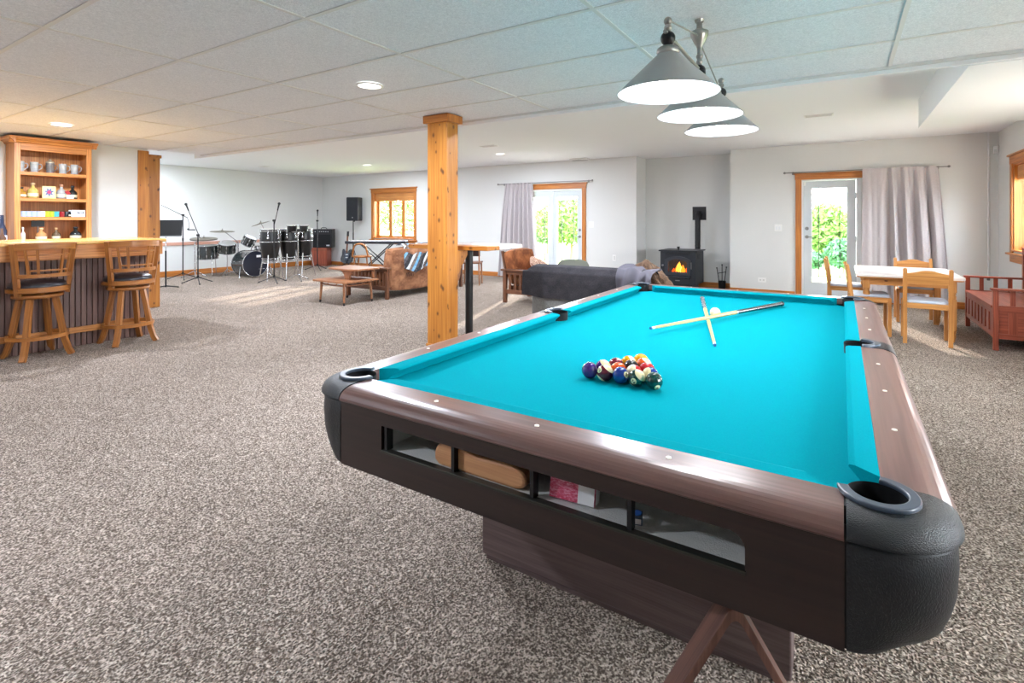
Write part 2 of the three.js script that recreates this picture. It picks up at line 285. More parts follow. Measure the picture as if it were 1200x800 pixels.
{ // double glazed doors
  const [x0, x1, , y1] = DL, d = structure('door_1', 'pair of white glazed patio doors with orange wood casing and leaded panes', 'door');
  mesh('jamb', [span(x0, x0 + 0.025, 0, y1, ZB - WT, ZB), span(x1 - 0.025, x1, 0, y1, ZB - WT, ZB), span(x0, x1, y1 - 0.025, y1, ZB - WT, ZB)], MAT.whitePaint, d);
  mesh('threshold', span(x0, x1, 0, 0.02, ZB - WT, ZB), MAT.brushed, d);
  for (const s of [x0 - 0.09, x1]) mesh('casing', span(s, s + 0.09, 0, y1, ZB, ZB + 0.022, 0.005), MAT.trim, d);
  mesh('head_casing', span(x0 - 0.1, x1 + 0.1, y1, y1 + 0.095, ZB, ZB + 0.024, 0.005), MAT.trim, d);
  mesh('head_cap', span(x0 - 0.12, x1 + 0.12, y1 + 0.095, y1 + 0.12, ZB, ZB + 0.04, 0.005), MAT.trim, d);
  const mid = (x0 + x1) / 2, zd = ZB - 0.06;
  glazedLeaf(d, x0 + 0.027, mid - 0.003, 0.022, y1 - 0.03, zd, 0.1, 0.13, 0.3); const l = glazedLeaf(d, mid + 0.003, x1 - 0.027, 0.022, y1 - 0.03, zd, 0.1, 0.13, 0.3);
  mesh('astragal', span(mid - 0.025, mid + 0.025, 0.022, y1 - 0.03, zd, zd + 0.014, 0.003), MAT.doorPaint, d);
  lever(l, x1 - 0.085, 0.95, zd, -1);
}
{ // single glazed door
  const [x0, x1, , y1] = DR, d = structure('door_2', 'white single glazed door with leaded panes beside the wide curtain', 'door');
  mesh('jamb', [span(x0, x0 + 0.02, 0, y1, ZB - WT, ZB), span(x1 - 0.06, x1, 0, y1, ZB - WT, ZB - 0.02), span(x0, x1, y1 - 0.02, y1, ZB - WT, ZB)], MAT.whitePaint, d);
  mesh('threshold', span(x0, x1, 0, 0.02, ZB - WT, ZB), MAT.brushed, d);
  mesh('casing', span(x0 - 0.09, x0, 0, y1, ZB, ZB + 0.022, 0.005), MAT.trim, d);
  mesh('head_casing', span(x0 - 0.1, 1.16, y1, y1 + 0.085, ZB, ZB + 0.024, 0.005), MAT.trim, d);
  mesh('head_cap', span(x0 - 0.12, 1.18, y1 + 0.085, y1 + 0.108, ZB, ZB + 0.04, 0.005), MAT.trim, d);
  const l = glazedLeaf(d, x0 + 0.022, x1 - 0.063, 0.022, y1 - 0.024, ZB - 0.05, 0.115, 0.115, 0.24);
  lever(l, x0 + 0.075, 1.02, ZB - 0.05, 1);
  for (const y of [0.35, 1.0, 1.7]) mesh('hinge', cyl(0.008, 0.008, 0.09, x1 - 0.062, y, ZB - 0.045, 10), MAT.steel, d);
  tag(mesh('sensor', span(x0 + 0.03, x0 + 0.055, y1 - 0.1, y1 - 0.035, ZB - 0.05, ZB - 0.035, 0.003), MAT.white, d), 'small white contact sensor');
}
function woodWindow(name, label, [a0, a1, y0, y1], place, npane, shadeDrop) {   // built in x along a, z = 0 the wall face; place() moves it
  const w = structure(name, label, 'window');
  const add = (n, g, m, p = w) => { const q = mesh(n, g, m, p); return q; };
  add('lining', [span(a0, a0 + 0.02, y0, y1, -WT, 0), span(a1 - 0.02, a1, y0, y1, -WT, 0), span(a0, a1, y1 - 0.02, y1, -WT, 0), span(a0, a1, y0, y0 + 0.02, -WT, 0.02)], MAT.trim);
  for (const s of [a0 - 0.09, a1]) add('casing', span(s, s + 0.09, y0 - 0.02, y1, 0, 0.022, 0.005), MAT.trim);
  add('head_casing', span(a0 - 0.1, a1 + 0.1, y1, y1 + 0.1, 0, 0.024, 0.005), MAT.trim);
  add('head_cap', span(a0 - 0.13, a1 + 0.13, y1 + 0.1, y1 + 0.125, 0, 0.045, 0.005), MAT.trim);
  add('sill', span(a0 - 0.13, a1 + 0.13, y0 - 0.045, y0 - 0.02, 0, 0.06, 0.006), MAT.trim);
  add('apron', span(a0 - 0.1, a1 + 0.1, y0 - 0.14, y0 - 0.045, 0, 0.02, 0.005), MAT.trim);
  const pw = (a1 - a0 - 0.04) / npane;
  for (let i = 0; i < npane; i++) {
    const s = a0 + 0.02 + i * pw, f = add('sash', frameBars(s, s + pw, y0 + 0.02, y1 - 0.02, 0.055, -WT + 0.03, -WT + 0.075), MAT.trim);
    add('pane', span(s + 0.055, s + pw - 0.055, y0 + 0.075, y1 - 0.075, -WT + 0.048, -WT + 0.054), MAT.glass, f);
    add('muntin', span(s + 0.055, s + pw - 0.055, y0 + 0.19, y0 + 0.202, -WT + 0.044, -WT + 0.058), MAT.white, f);
  }
  if (shadeDrop) { const b = add('woven_blind', [span(a0 + 0.03, a1 - 0.03, y1 - shadeDrop, y1 - 0.025, -0.075, -0.03, 0.01), cyl(0.028, 0.028, a1 - a0 - 0.06, (a0 + a1) / 2, y1 - shadeDrop, -0.055, 14, [0, 0, Math.PI / 2])], MAT.oak); tag(b, 'rolled wood coloured blind'); }
  place(w); return w;
}
woodWindow('window_1', 'orange wood framed window above the keyboard', WIN, (w) => w.position.set(0, 0, ZB), 3, 0.2);
const rightWall = (w) => { w.position.set(XR, 0, 0); w.rotation.y = -Math.PI / 2; };
woodWindow('window_2', 'orange wood framed window in the right wall above the bench', WR, rightWall, 2, 0.18);
woodWindow('window_3', 'wood framed window in the right wall beside the pool table', sideHoles[1], rightWall, 2, 0);
woodWindow('window_4', 'wood framed window in the right wall at the near end of the pool table', sideHoles[2], rightWall, 2, 0);
// ---------------------------------------------------------------- outside
structure('ground_lawn', 'sunlit lawn outside the doors', 'ground', span(-40, 35, -0.4, -0.2, -45, ZA - 0.31), M('#8fa860', 1));
structure('ground_side', 'pale paving outside the side windows', 'ground', span(XR + WT + 0.01, 35, -0.4, -0.2, ZA - 0.3, 30), M('#b9b2a4', 1));
structure('ground_patio', 'pale concrete patio slab outside the patio doors', 'ground', span(-8, 3, -0.2, -0.04, -12.6, ZA - 0.31), M('#cfcac0', 1));
function tree(label, x, z, h, r, n, seed, colors) {
  const t = thing('garden_tree', label, 'tree', [x, -0.2, z], 0), rnd = mulberry(seed);
  mesh('trunk', [rod([0, 0, 0], [0.05, h * 0.55, 0], h * 0.03, h * 0.015, 10), rod([0.03, h * 0.35, 0], [r * 0.5, h * 0.65, 0.1], h * 0.014, h * 0.006), rod([0.03, h * 0.4, 0], [-r * 0.5, h * 0.7, -0.1], h * 0.014, h * 0.006)], M('#7a6650', 0.9), t);
  const pos = [], nor = [];
  for (let i = 0; i < n; i++) {
    const a = rnd() * 6.283, b = Math.acos(2 * rnd() - 1), q = Math.cbrt(rnd()) * r, c = V(Math.sin(b) * Math.cos(a) * q, h * 0.62 + Math.cos(b) * q * (h * 0.4 / r), Math.sin(b) * Math.sin(a) * q);
    const u = V(rnd() - 0.5, rnd() - 0.5, rnd() - 0.5).normalize().multiplyScalar(0.1), w = V(rnd() - 0.5, rnd() - 0.5, rnd() - 0.5).cross(u).normalize().multiplyScalar(0.05), nn = w.clone().cross(u).normalize();
    for (const p of [c.clone().sub(u), c.clone().add(w), c.clone().add(u), c.clone().sub(u), c.clone().add(u), c.clone().sub(w)]) { pos.push(p.x, p.y, p.z); nor.push(nn.x, nn.y, nn.z); }
  }
  const g = new THREE.BufferGeometry(); g.setAttribute('position', new THREE.Float32BufferAttribute(pos, 3)); g.setAttribute('normal', new THREE.Float32BufferAttribute(nor, 3)); g.setAttribute('uv', new THREE.Float32BufferAttribute(new Float32Array(pos.length / 3 * 2), 2));
  const f = mesh('foliage', g, new THREE.MeshPhysicalMaterial({ color: col(colors), roughness: 1, side: THREE.DoubleSide }), t); f.userData.kind = 'stuff';
}
tree('light green young tree outside the single glazed door', -0.5, -17.5, 1.95, 0.75, 2200, 201, '#5f8238');
tree('bushy green shrub beside the young tree on the lawn', -0.05, -16.0, 0.95, 0.42, 1000, 202, '#3f6848');
tree('low green shrub to the other side of the young tree', -0.85, -16.2, 0.6, 0.4, 700, 203, '#44704c');
tree('leafy tree outside the double patio doors', -9.0, -17.5, 2.3, 1.5, 3000, 204, '#5c7c34');
tree('green bush behind the leafy tree by the patio', -11.2, -19.5, 1.9, 1.2, 2200, 205, '#4c7038');
tree('tall garden tree outside the window above the keyboard', -17.5, -17.0, 3.6, 1.8, 3000, 206, '#62803c');
// ---------------------------------------------------------------- pool table (local x across, z along, +z the near end)
const TC = [-0.659, 0, -2.502], HW = 0.66, HL = 1.32, TOP = 0.798, BED = 0.753;
const clothTex = dataTex(256, 256, (u, v) => { const n = 0.5 * pn(u * 128, v * 128, 128, 128, 41) + 0.5 * hash(Math.floor(u * 256), Math.floor(v * 256), 42); return mixc([0, 139, 153], [2, 152, 165], n); }, 0.25, 0.25);
const CLOTH = new THREE.MeshPhysicalMaterial({ map: clothTex, roughness: 0.95, specularIntensity: 0.05 });
const leatherB = dataTex(256, 256, (u, v) => { const n = 255 * (0.6 * pn(u * 90, v * 90, 90, 90, 43) + 0.4 * pn(u * 170, v * 170, 170, 170, 44)); return [n, n, n]; }, 0.16, 0.16, false);
const LEATHER = M('#1d1f22', 0.42, 0, { bumpMap: leatherB, bumpScale: 0.0011 });
const LINER = M('#3f4a58', 0.38, 0, { clearcoat: 0.3 });
const POCKET = M('#08080a', 0.9);
const table = thing('pool_table', 'dark walnut pool table with turquoise cloth and black leather corner pockets', 'pool table', TC, 0.004);
{
  // slate and bed cloth, corners and middles cut for the pockets
  const a = HW + 0.052, b = HL + 0.052, c = 0.105, s = new THREE.Shape(), q = 0.05;
  s.moveTo(-a + c, -b); s.lineTo(a - c, -b); s.lineTo(a, -b + c); s.lineTo(a, -q); s.absarc(a, 0, q, -Math.PI / 2, -Math.PI * 1.5, true); s.lineTo(a, b - c); s.lineTo(a - c, b); s.lineTo(-a + c, b); s.lineTo(-a, b - c); s.lineTo(-a, q); s.absarc(-a, 0, q, Math.PI / 2, -Math.PI / 2, true); s.lineTo(-a, -b + c); s.closePath();
  mesh('bed_cloth', metric(extrude(s, 0.012).rotateX(Math.PI / 2).translate(0, BED, 0)), CLOTH, table);
  mesh('slate', metric(extrude(s, 0.03).rotateX(Math.PI / 2).translate(0, BED - 0.0125, 0)), M('#55585c', 0.9), table);
  // cushions
  const prof = [[0.0535, TOP], [0.012, TOP - 0.001], [0.002, TOP - 0.004], [0, TOP - 0.009], [0.028, BED + 0.012], [0.034, BED + 0.0005], [0.0535, BED + 0.0005]];
  // s0,s1: ends of the nose; e0,e1: how far the back reaches past the nose ends
  const cush = (n0, n1, e0, e1) => {
    const P = (k, end) => { const [o, y] = prof[k], f = o / 0.0535; return V(end ? n1 + e1 * f : n0 - e0 * f, y, o); };
    const pos = []; const tri = (A, B, C) => pos.push(A.x, A.y, A.z, B.x, B.y, B.z, C.x, C.y, C.z);
    for (let k = 0; k < prof.length; k++) { const l = (k + 1) % prof.length; tri(P(k, 0), P(k, 1), P(l, 1)); tri(P(k, 0), P(l, 1), P(l, 0)); }
    for (let k = 1; k < prof.length - 1; k++) { tri(P(0, 0), P(k, 0), P(k + 1, 0)); tri(P(0, 1), P(k + 1, 1), P(k, 1)); }
    const g = new THREE.BufferGeometry(); g.setAttribute('position', new THREE.Float32BufferAttribute(pos, 3)); g.computeVertexNormals(); return metric(g);
  };
  const short = cush(-HW + 0.082, HW - 0.082, 0.042, 0.042), long1 = cush(0.068, HL - 0.082, 0.012, 0.042), long0 = cush(-HL + 0.082, -0.068, 0.042, 0.012);
  const put = (g, turn, x, z) => { const m = mesh('cushion', g, CLOTH, table); m.rotation.y = turn; m.position.set(x, 0, z); };
  put(short, 0, 0, HL); put(short, Math.PI, 0, -HL);
  for (const g of [long0, long1]) { put(g, Math.PI / 2, HW, 0); put(g, -Math.PI / 2, -HW, 0); }
  // wooden rails: profile from the cushion outwards
  const arc = []; for (let k = 0; k <= 8; k++) { const t = k / 8 * Math.PI / 2; arc.push([0.117 + 0.055 * Math.sin(t), TOP - 0.032 + 0.032 * Math.cos(t)]); }
  const rp = [[0.054, TOP], ...arc, [0.171, 0.7635], [0.167, 0.7605], [0.054, 0.7605]];
  const rail = (len, p = rp) => { const g = metric(extrude(poly(p), len).translate(0, 0, -len / 2), 2, woodOff++); return g; };   // profile x outwards, runs along z
  const railPut = (g, turn, x, z, m = MAT.walnut, n = 'rail') => { const o = mesh(n, g, m, table); o.rotation.y = turn; o.position.set(x, 0, z); return o; };
  const SX = 0.655, SZ = 1.315, sg = rail(2 * (SX - 0.0035)), lg = rail(SZ - 0.068);
  railPut(sg, -Math.PI / 2, 0, HL); railPut(sg, Math.PI / 2, 0, -HL);
  for (const s of [-1, 1]) { railPut(lg, 0, HW, s * (SZ + 0.068) / 2); railPut(lg, Math.PI, -HW, s * (SZ + 0.068) / 2); }
  // side pocket castings, cups and lips
  const sp = [[0.104, TOP + 0.001], ...arc.map(([o, y]) => [o + 0.0015, y + 0.001]), [0.173, 0.762], [0.167, 0.758], [0.104, 0.758]], sgm = rail(0.134, sp);
  const ring = (r0, r1, a0, a1, y0, y1) => { const s = new THREE.Shape(); s.absarc(0, 0, r1, a0, a1, false); s.absarc(0, 0, r0, a1, a0, true); s.closePath(); return metric(extrude(s, y1 - y0 - 0.006, 0.003, 24).rotateX(-Math.PI / 2).translate(0, y0 + 0.003, 0)); };
  for (const s of [1, -1]) {
    const c = railPut(sgm, s > 0 ? 0 : Math.PI, s * HW, 0, LEATHER, 'side_pocket');
    mesh('pocket_cup', [cyl(0.052, 0.056, 0.1, 0.05, TOP - 0.052, 0, 28, null, true), cyl(0.056, 0.056, 0.004, 0.05, TOP - 0.1, 0, 28)], POCKET, c);
    mesh('pocket_lip', ring(0.052, 0.07, R(-78), R(78), TOP - 0.004, TOP + 0.009).translate(0.05, 0, 0), LINER, c);
  }
  // corner castings
  const OX = HW + 0.172, OZ = HL + 0.172, RC = 0.145, pc = [0.706, 1.366], NS = 28;
  const outer = (s) => {   // along the rounded outer corner from the near seam to the side seam
    const l0 = OX - RC - SX, l1 = Math.PI / 2 * RC, l2 = OZ - RC - SZ, t = s * (l0 + l1 + l2);
    if (t < l0) return [SX + t, OZ]; if (t > l0 + l1) return [OX, OZ - RC - (t - l0 - l1)];
    const q = (t - l0) / RC; return [OX - RC + RC * Math.sin(q), OZ - RC + RC * Math.cos(q)];
  };
  const inner = (s) => { const t = lerp(R(155), R(-65), s); return [pc[0] + 0.056 * Math.cos(t), pc[1] + 0.056 * Math.sin(t)]; };
  const capProf = (s) => { const i = inner(s), o = outer(s), dx = o[0] - i[0], dz = o[1] - i[1], L = Math.hypot(dx, dz), at = (d, y) => V(i[0] + dx / L * d, y, i[1] + dz / L * d), f = Math.min(0.055, L * 0.7), r = [at(0, TOP - 0.012), at(0, TOP + 0.002), at((L - f) * 0.5, TOP + 0.003), at(L - f, TOP + 0.002)]; for (let k = 1; k <= 9; k++) { const t = k / 9 * Math.PI / 2; r.push(at(L - f + f * Math.sin(t), TOP - 0.032 + 0.034 * Math.cos(t))); } r.push(at(L - 0.001, 0.765), at(L - 0.008, 0.7615)); return r; };
  const nProf = capProf(0).length - 1;
  const lower = (s) => { const k = smooth(clamp(s / 0.45)), o = outer(s), m = [OX - RC * 1.1, OZ - RC * 1.1], c = [Math.min(o[0], m[0]), Math.min(o[1], m[1])], dx = o[0] - c[0], dz = o[1] - c[1], L = Math.hypot(dx, dz), at = (d, y) => V(c[0] + dx / L * (L - d), y, c[1] + dz / L * (L - d)); return [at(0.018, 0.758), at(0.009, 0.754), at(0.007, 0.71), at(lerp(0.007, 0.010, k), 0.66), at(lerp(0.007, 0.017, k), 0.63), at(lerp(0.007, 0.026, k), 0.605), at(lerp(0.007, 0.04, k), 0.588), at(lerp(0.008, 0.06, k), 0.576), at(lerp(0.012, 0.085, k), 0.571), at(L * 0.98, 0.571)]; };
  const capGeo = surf(NS, nProf, (u, v) => { const p = capProf(u)[Math.round(v * nProf)]; p.u = u * 0.3; p.v = v * 0.25; return p; }, true);
  const lowGeo = surf(NS, 9, (u, v) => { const p = lower(u)[Math.round(v * 9)]; p.u = u * 0.3; p.v = v * 0.3; return p; }, true);
  const cup = merge([cyl(0.05, 0.05, 0.13, pc[0], TOP - 0.063, pc[1], 32, null, true), cyl(0.05, 0.05, 0.004, pc[0], TOP - 0.128, pc[1], 32)]);
  const lip = ring(0.049, 0.063, R(-172), R(82), TOP + 0.001, TOP + 0.011).translate(pc[0], 0, pc[1]);
  const mir = (g, sx, sz) => { const h = flat(g.clone()).scale(sx, 1, sz); if (sx * sz < 0) { for (const n of Object.keys(h.attributes)) { const at = h.attributes[n], k = at.itemSize, A = at.array; for (let i = 0; i < at.count; i += 3) for (let c = 0; c < k; c++) { const t = A[(i + 1) * k + c]; A[(i + 1) * k + c] = A[(i + 2) * k + c]; A[(i + 2) * k + c] = t; } } } return h; };
  const strip = merge([span(SX - 0.006, SX + 0.004, 0.574, 0.762, 1.42, OZ - 0.012), span(SX - 0.006, SX + 0.004, 0.75, TOP - 0.003, HL + 0.054, OZ - 0.062)]);
  for (const sx of [1, -1]) for (const sz of [1, -1]) {
    const c = mesh('corner_casting', mir(capGeo, sx, sz), LEATHER, table); tag(c, 'black leather covered corner casting');
    mesh('corner_skirt', mir(lowGeo, sx, sz), LEATHER, c); mesh('pocket_cup', mir(cup, sx, sz), POCKET, c); mesh('seam_strip', mir(strip, sx, sz), MAT.black, c); mesh('pocket_lip', mir(lip, sx, sz), LINER, c);
  }
  // sights
  const U = 0.33, e = 0.098, sight = (x, z) => { const m = mesh('sight', cyl(0.0065, 0.006, 0.003, 0, 0, 0, 14), M('#f4efe2', 0.3), table); m.position.set(x, TOP + 0.0005, z); };
  for (const x of [-U, 0, U]) for (const s of [-1, 1]) sight(x, s * (HL + e));
  for (const z of [-3 * U, -2 * U, -U, U, 2 * U, 3 * U]) for (const s of [-1, 1]) sight(s * (HW + e), z);
  // aprons: the near one has the accessory opening
  const AZ = HL + 0.164, ax = 0.6525, ap = poly([[-ax, 0.571], [ax, 0.571], [ax, 0.76], [-ax, 0.76]]), hole = new THREE.Path(), h = [-0.478, 0.493, 0.652, 0.721];
  hole.moveTo(h[0], h[2]); hole.lineTo(h[1], h[2]); hole.lineTo(h[1], h[3] - 0.03); hole.absarc(h[1] - 0.03, h[3] - 0.03, 0.03, 0, Math.PI / 2, false); hole.lineTo(h[0], h[3]); hole.closePath(); ap.holes.push(hole);
  const na = mesh('apron', metric(extrude(ap, 0.018, 0).translate(0, 0, AZ - 0.018), 0), MAT.apron, table);
  mesh('opening_trim', [span(h[0] - 0.002, h[1] + 0.002, h[2] - 0.006, h[2] + 0.001, AZ - 0.016, AZ + 0.003, 0.001)], M('#3a3a34', 0.4, 0.4), na);
  const tg = M('#d6d6d2', 0.8); tg.bumpMap = leatherB; tg.bumpScale = 0.001;
  mesh('tray', [span(h[0], h[1] + 0.01, h[2] - 0.012, h[2] - 0.004, AZ - 0.16, AZ - 0.018), span(h[0], h[1] + 0.01, h[2] - 0.012, 0.75, AZ - 0.168, AZ - 0.16), span(h[1] + 0.01, h[1] + 0.018, h[2] - 0.012, 0.738, AZ - 0.168, AZ - 0.018), span(h[0] - 0.008, h[0], h[2] - 0.012, 0.738, AZ - 0.168, AZ - 0.018)], tg, na);
  for (const x of [-0.468, -0.22, 0.021, 0.263]) mesh('divider', span(x - 0.005, x + 0.005, h[2] - 0.003, h[3] + 0.02, AZ - 0.03, AZ - 0.006), MAT.black, na);
  mesh('apron', metric(span(-ax, ax, 0.571, 0.76, -AZ, -AZ + 0.018)), MAT.apron, table);
  for (const s of [-1, 1]) mesh('apron', metric(span(s * (HW + 0.16), s * (HW + 0.142), 0.6, 0.76, -1.31, 1.31), 2), MAT.apron, table);
  mesh('under_frame', span(-HW - 0.12, HW + 0.12, 0.58, 0.60, -HL - 0.12, AZ - 0.17), MAT.apron, table);
  // two slab pedestals joined by a beam
  for (const z of [0.92, -0.92]) mesh('pedestal', [span(-0.545, 0.528, 0.02, 0.58, z - 0.1, z, 0.006), span(-0.53, 0.51, 0, 0.03, z - 0.09, z - 0.01)], MAT.pedestal, table);
  mesh('stretcher', span(-0.12, 0.12, 0.2, 0.5, -0.93, 0.83), MAT.pedestal, table);
}
const onBed = (x, z, h = 0) => [TC[0] + x, BED + h, TC[2] + z];
// balls
function ballTex(n, c, stripe) {
  const k = document.createElement('canvas'); k.width = 256; k.height = 128; const g = k.getContext('2d');
  g.fillStyle = stripe ? '#e6d6a8' : c; g.fillRect(0, 0, 256, 128);
  if (stripe) { g.fillStyle = c; g.fillRect(0, 37, 256, 54); }
  if (n) for (const x of [64, 192]) { g.fillStyle = '#e6d6a8'; g.beginPath(); g.arc(x, 64, 15, 0, 6.2832); g.fill(); g.fillStyle = '#15130f'; g.font = 'bold 20px sans-serif'; g.textAlign = 'center'; g.textBaseline = 'middle'; g.fillText(String(n), x, 65); }
  const t = new THREE.CanvasTexture(k); t.colorSpace = THREE.SRGBColorSpace; return t;
}
const hues = ['#dc9408', '#0f2f7c', '#b81015', '#3a1669', '#d24c08', '#063b34', '#650b24', '#0b0b0d'];
const names = ['yellow', 'blue', 'red', 'purple', 'orange', 'green', 'maroon', 'black'];
const ballGeo = new THREE.SphereGeometry(0.0286, 40, 28);
function poolBall(n, x, z, rot, beside) {
  const c = n ? hues[(n - 1) % 8] : '#e8dcb8', st = n > 8, m = mesh(n ? 'billiard_ball' : 'cue_ball', ballGeo, new THREE.MeshPhysicalMaterial({ map: ballTex(n, c, st), roughness: 0.08, clearcoat: 0.6, clearcoatRoughness: 0.05 }));
  m.position.set(...onBed(x, z, 0.0288)); m.quaternion.copy(rot);
  return tag(m, n ? `${st ? 'cream and ' + names[(n - 1) % 8] + ' striped' : 'solid ' + names[(n - 1) % 8]} billiard ball, number ${n}, in the triangle rack` : 'plain cream cue ball lying beside the crossed cues', 'ball', n ? 'racked billiard balls' : undefined);
}
{ // near row of five first, single ball at the far point
  const rows = [[4, 15, 2, 14, 6], [12, 5, 11, 10], [7, 8, 3], [9, 13], [1]], rnd = mulberry(9), d = 0.0576;
  // how each ball has come to rest: towards the near end (n), towards the side wall (w), up (u)
  const rest = (n, w, u) => V(0.33, 0.29, 0.9).multiplyScalar(n).add(V(0.854, 0, -0.52).multiplyScalar(w)).add(V(0, u, 0)).normalize();
  const spot = { 2: rest(0.7, 0.6, 0.1), 6: rest(0.7, 0.3, -0.6), 4: rest(-0.3, -0.8, 0.6) }, pole = { 15: rest(0.1, 0.55, 0.7), 14: rest(0.5, 0.6, 0.55), 12: rest(0.3, 0.5, 0.7), 11: rest(0.4, -0.7, 0.5), 10: rest(0.3, -0.8, 0.4), 9: rest(0.2, 0.75, 0.5), 13: rest(0.1, 0.6, 0.7) }, mark = { 15: rest(0.5, -0.75, 0.4), 14: rest(0.6, -0.4, -0.35) };
  const turnOf = (n) => { const q = new THREE.Quaternion(); if (n <= 8) return q.setFromUnitVectors(V(0, 0, 1), spot[n] || V(rnd() - 0.5, rnd() + 0.2, rnd() - 0.8).normalize()); const y = pole[n], z0 = mark[n] || rest(-0.3, -0.4, 0.5), x = y.clone().cross(z0).normalize(), z = x.clone().cross(y).normalize(); return q.setFromRotationMatrix(new THREE.Matrix4().makeBasis(x, y, z)); };
  rows.forEach((r, k) => r.forEach((n, i) => poolBall(n, 0.01 + (i - (r.length - 1) / 2) * d, 0.874 - k * d * 0.8665, turnOf(n))));
  poolBall(0, 0.028, -0.51, new THREE.Quaternion());
}
function cue(label, a, b, buttCol, buttFrac) {
  const A = V(...a), B = V(...b), L = A.distanceTo(B), o = thing('cue_stick', label, 'cue', a, 0, 'crossed cues on the table');
  o.quaternion.setFromUnitVectors(V(0, 1, 0), B.clone().sub(A).normalize());
  const r = (t) => lerp(0.0062, 0.0145, t), seg = (n, t0, t1, m) => mesh(n, cyl(r(t0), r(t1), (t1 - t0) * L, 0, (t0 + t1) / 2 * L, 0, 18), m, o);
  seg('tip', 0, 0.008, M('#3d6ea8', 0.9)); seg('ferrule', 0.008, 0.024, MAT.white); seg('shaft', 0.024, 1 - buttFrac, M('#d6b274', 0.3)); seg('joint', 1 - buttFrac, 1 - buttFrac + 0.01, MAT.steel); seg('butt', 1 - buttFrac + 0.01, 0.985, M(buttCol, 0.25, 0, { clearcoat: 0.5 })); seg('bumper', 0.985, 1, MAT.black);
}
cue('maple cue with a black butt lying across the other cue', [-0.797, BED + 0.036, -2.375], [-0.344, BED + 0.0165, -3.62], '#141518', 0.42);
cue('cue with a pale shaft and grey patterned butt lying under the other cue', [-0.486, BED + 0.0075, -2.315], [-0.84, BED + 0.0155, -3.6], '#6c7078', 0.33);
// accessories in the end tray
const TZ = TC[2] + HL + 0.164, TY = 0.6485;
{ const b = thing('table_brush', 'curved tan wooden table brush in the end tray', 'brush', [TC[0] - 0.145, TY, TZ - 0.05]);
  mesh('handle', metric(extrude((() => { const s = new THREE.Shape(); s.moveTo(-0.14, 0.012); s.quadraticCurveTo(-0.145, 0.045, -0.11, 0.055); s.quadraticCurveTo(-0.05, 0.05, 0, 0.04); s.quadraticCurveTo(0.05, 0.046, 0.1, 0.044); s.quadraticCurveTo(0.135, 0.038, 0.135, 0.022); s.quadraticCurveTo(0.14, 0.006, 0.1, 0.004); s.lineTo(-0.13, 0.004); s.closePath(); return s; })(), 0.02, 0.008).translate(0, 0.004, 0)), woodMat([210, 156, 112], [176, 118, 78], 141, 0.4), b);
  mesh('bristles', span(-0.14, 0.12, 0.002, 0.02, -0.03, -0.004), M('#2a2622', 0.95), b); }
{ const pink = dataTex(128, 128, (u, v) => { const n = pn(u * 20, v * 34, 20, 34, 51) * 0.6 + pn(u * 50, v * 60, 50, 60, 52) * 0.4; return u > 0.64 ? [236, 236, 238] : mixc([196, 48, 84], [240, 190, 205], clamp((n - 0.3) * 1.4 + v * 0.25)); }, 1, 1);
  const b = thing('chalk_carton', 'small pink and white paper carton leaning in the end tray', 'carton', [TC[0] + 0.112, TY + 0.002, TZ - 0.062], 0.08);
  const m = mesh('carton', new THREE.BoxGeometry(0.112, 0.068, 0.022), new THREE.MeshPhysicalMaterial({ map: pink, roughness: 0.6 }), b); m.position.set(0, 0.034, 0.004); m.rotation.x = -0.18;
  const f = mesh('side_flap', span(0.0565, 0.058, 0.001, 0.067, -0.01, 0.012), MAT.white, b); f.rotation.x = -0.18; }
{ const b = thing('chalk_cube', 'tiny dark blue cue chalk cube in the end tray', 'chalk', [TC[0] + 0.272, TY, TZ - 0.05], 0.3);
  mesh('paper_wrap', span(-0.011, 0.011, 0, 0.02, -0.011, 0.011, 0.001), M('#3b4658', 0.7), b); mesh('chalk', cyl(0.009, 0.009, 0.004, 0, 0.021, 0, 16), M('#2a5fae', 1), b); mesh('label_patch', span(-0.008, 0.008, 0.003, 0.014, 0.0112, 0.0118), M('#d8c9c6', 0.7), b); }
{ // wooden triangle hanging by its corner under the near apron
  const t = thing('ball_rack', 'brown wooden ball triangle hanging under the near end of the pool table', 'ball rack', [-0.2, 0.528, -1.115], 0.42);
  const outer = (s, r) => { const sh = new THREE.Shape(), P = [[0, 0], [0.165 * s, -0.286 * s], [-0.165 * s, -0.286 * s]]; const C = [0, -0.19]; const Q = P.map(([x, y]) => [x, y + C[1] * (1 - s)]); for (let i = 0; i < 3; i++) { const p = Q[i], a = Q[(i + 2) % 3], b = Q[(i + 1) % 3], f = (q) => { const d = Math.hypot(q[0] - p[0], q[1] - p[1]); return [p[0] + (q[0] - p[0]) * r / d, p[1] + (q[1] - p[1]) * r / d]; }, u = f(a), v = f(b); if (i) sh.lineTo(...u); else sh.moveTo(...u); sh.quadraticCurveTo(p[0], p[1], v[0], v[1]); } sh.closePath(); return sh; };
  const s = outer(1, 0.035); s.holes.push(outer(0.87, 0.03));
  mesh('frame', metric(extrude(s, 0.058, 0.002).translate(0, 0.012, -0.029), 1), woodMat([122, 84, 72], [84, 54, 46], 142, 0.35), t);
  mesh('hook', tube([[0, 0.03, 0], [0, 0.005, 0], [0, -0.022, 0.004], [0, -0.02, 0.014]], 0.0025), MAT.steel, t);
}
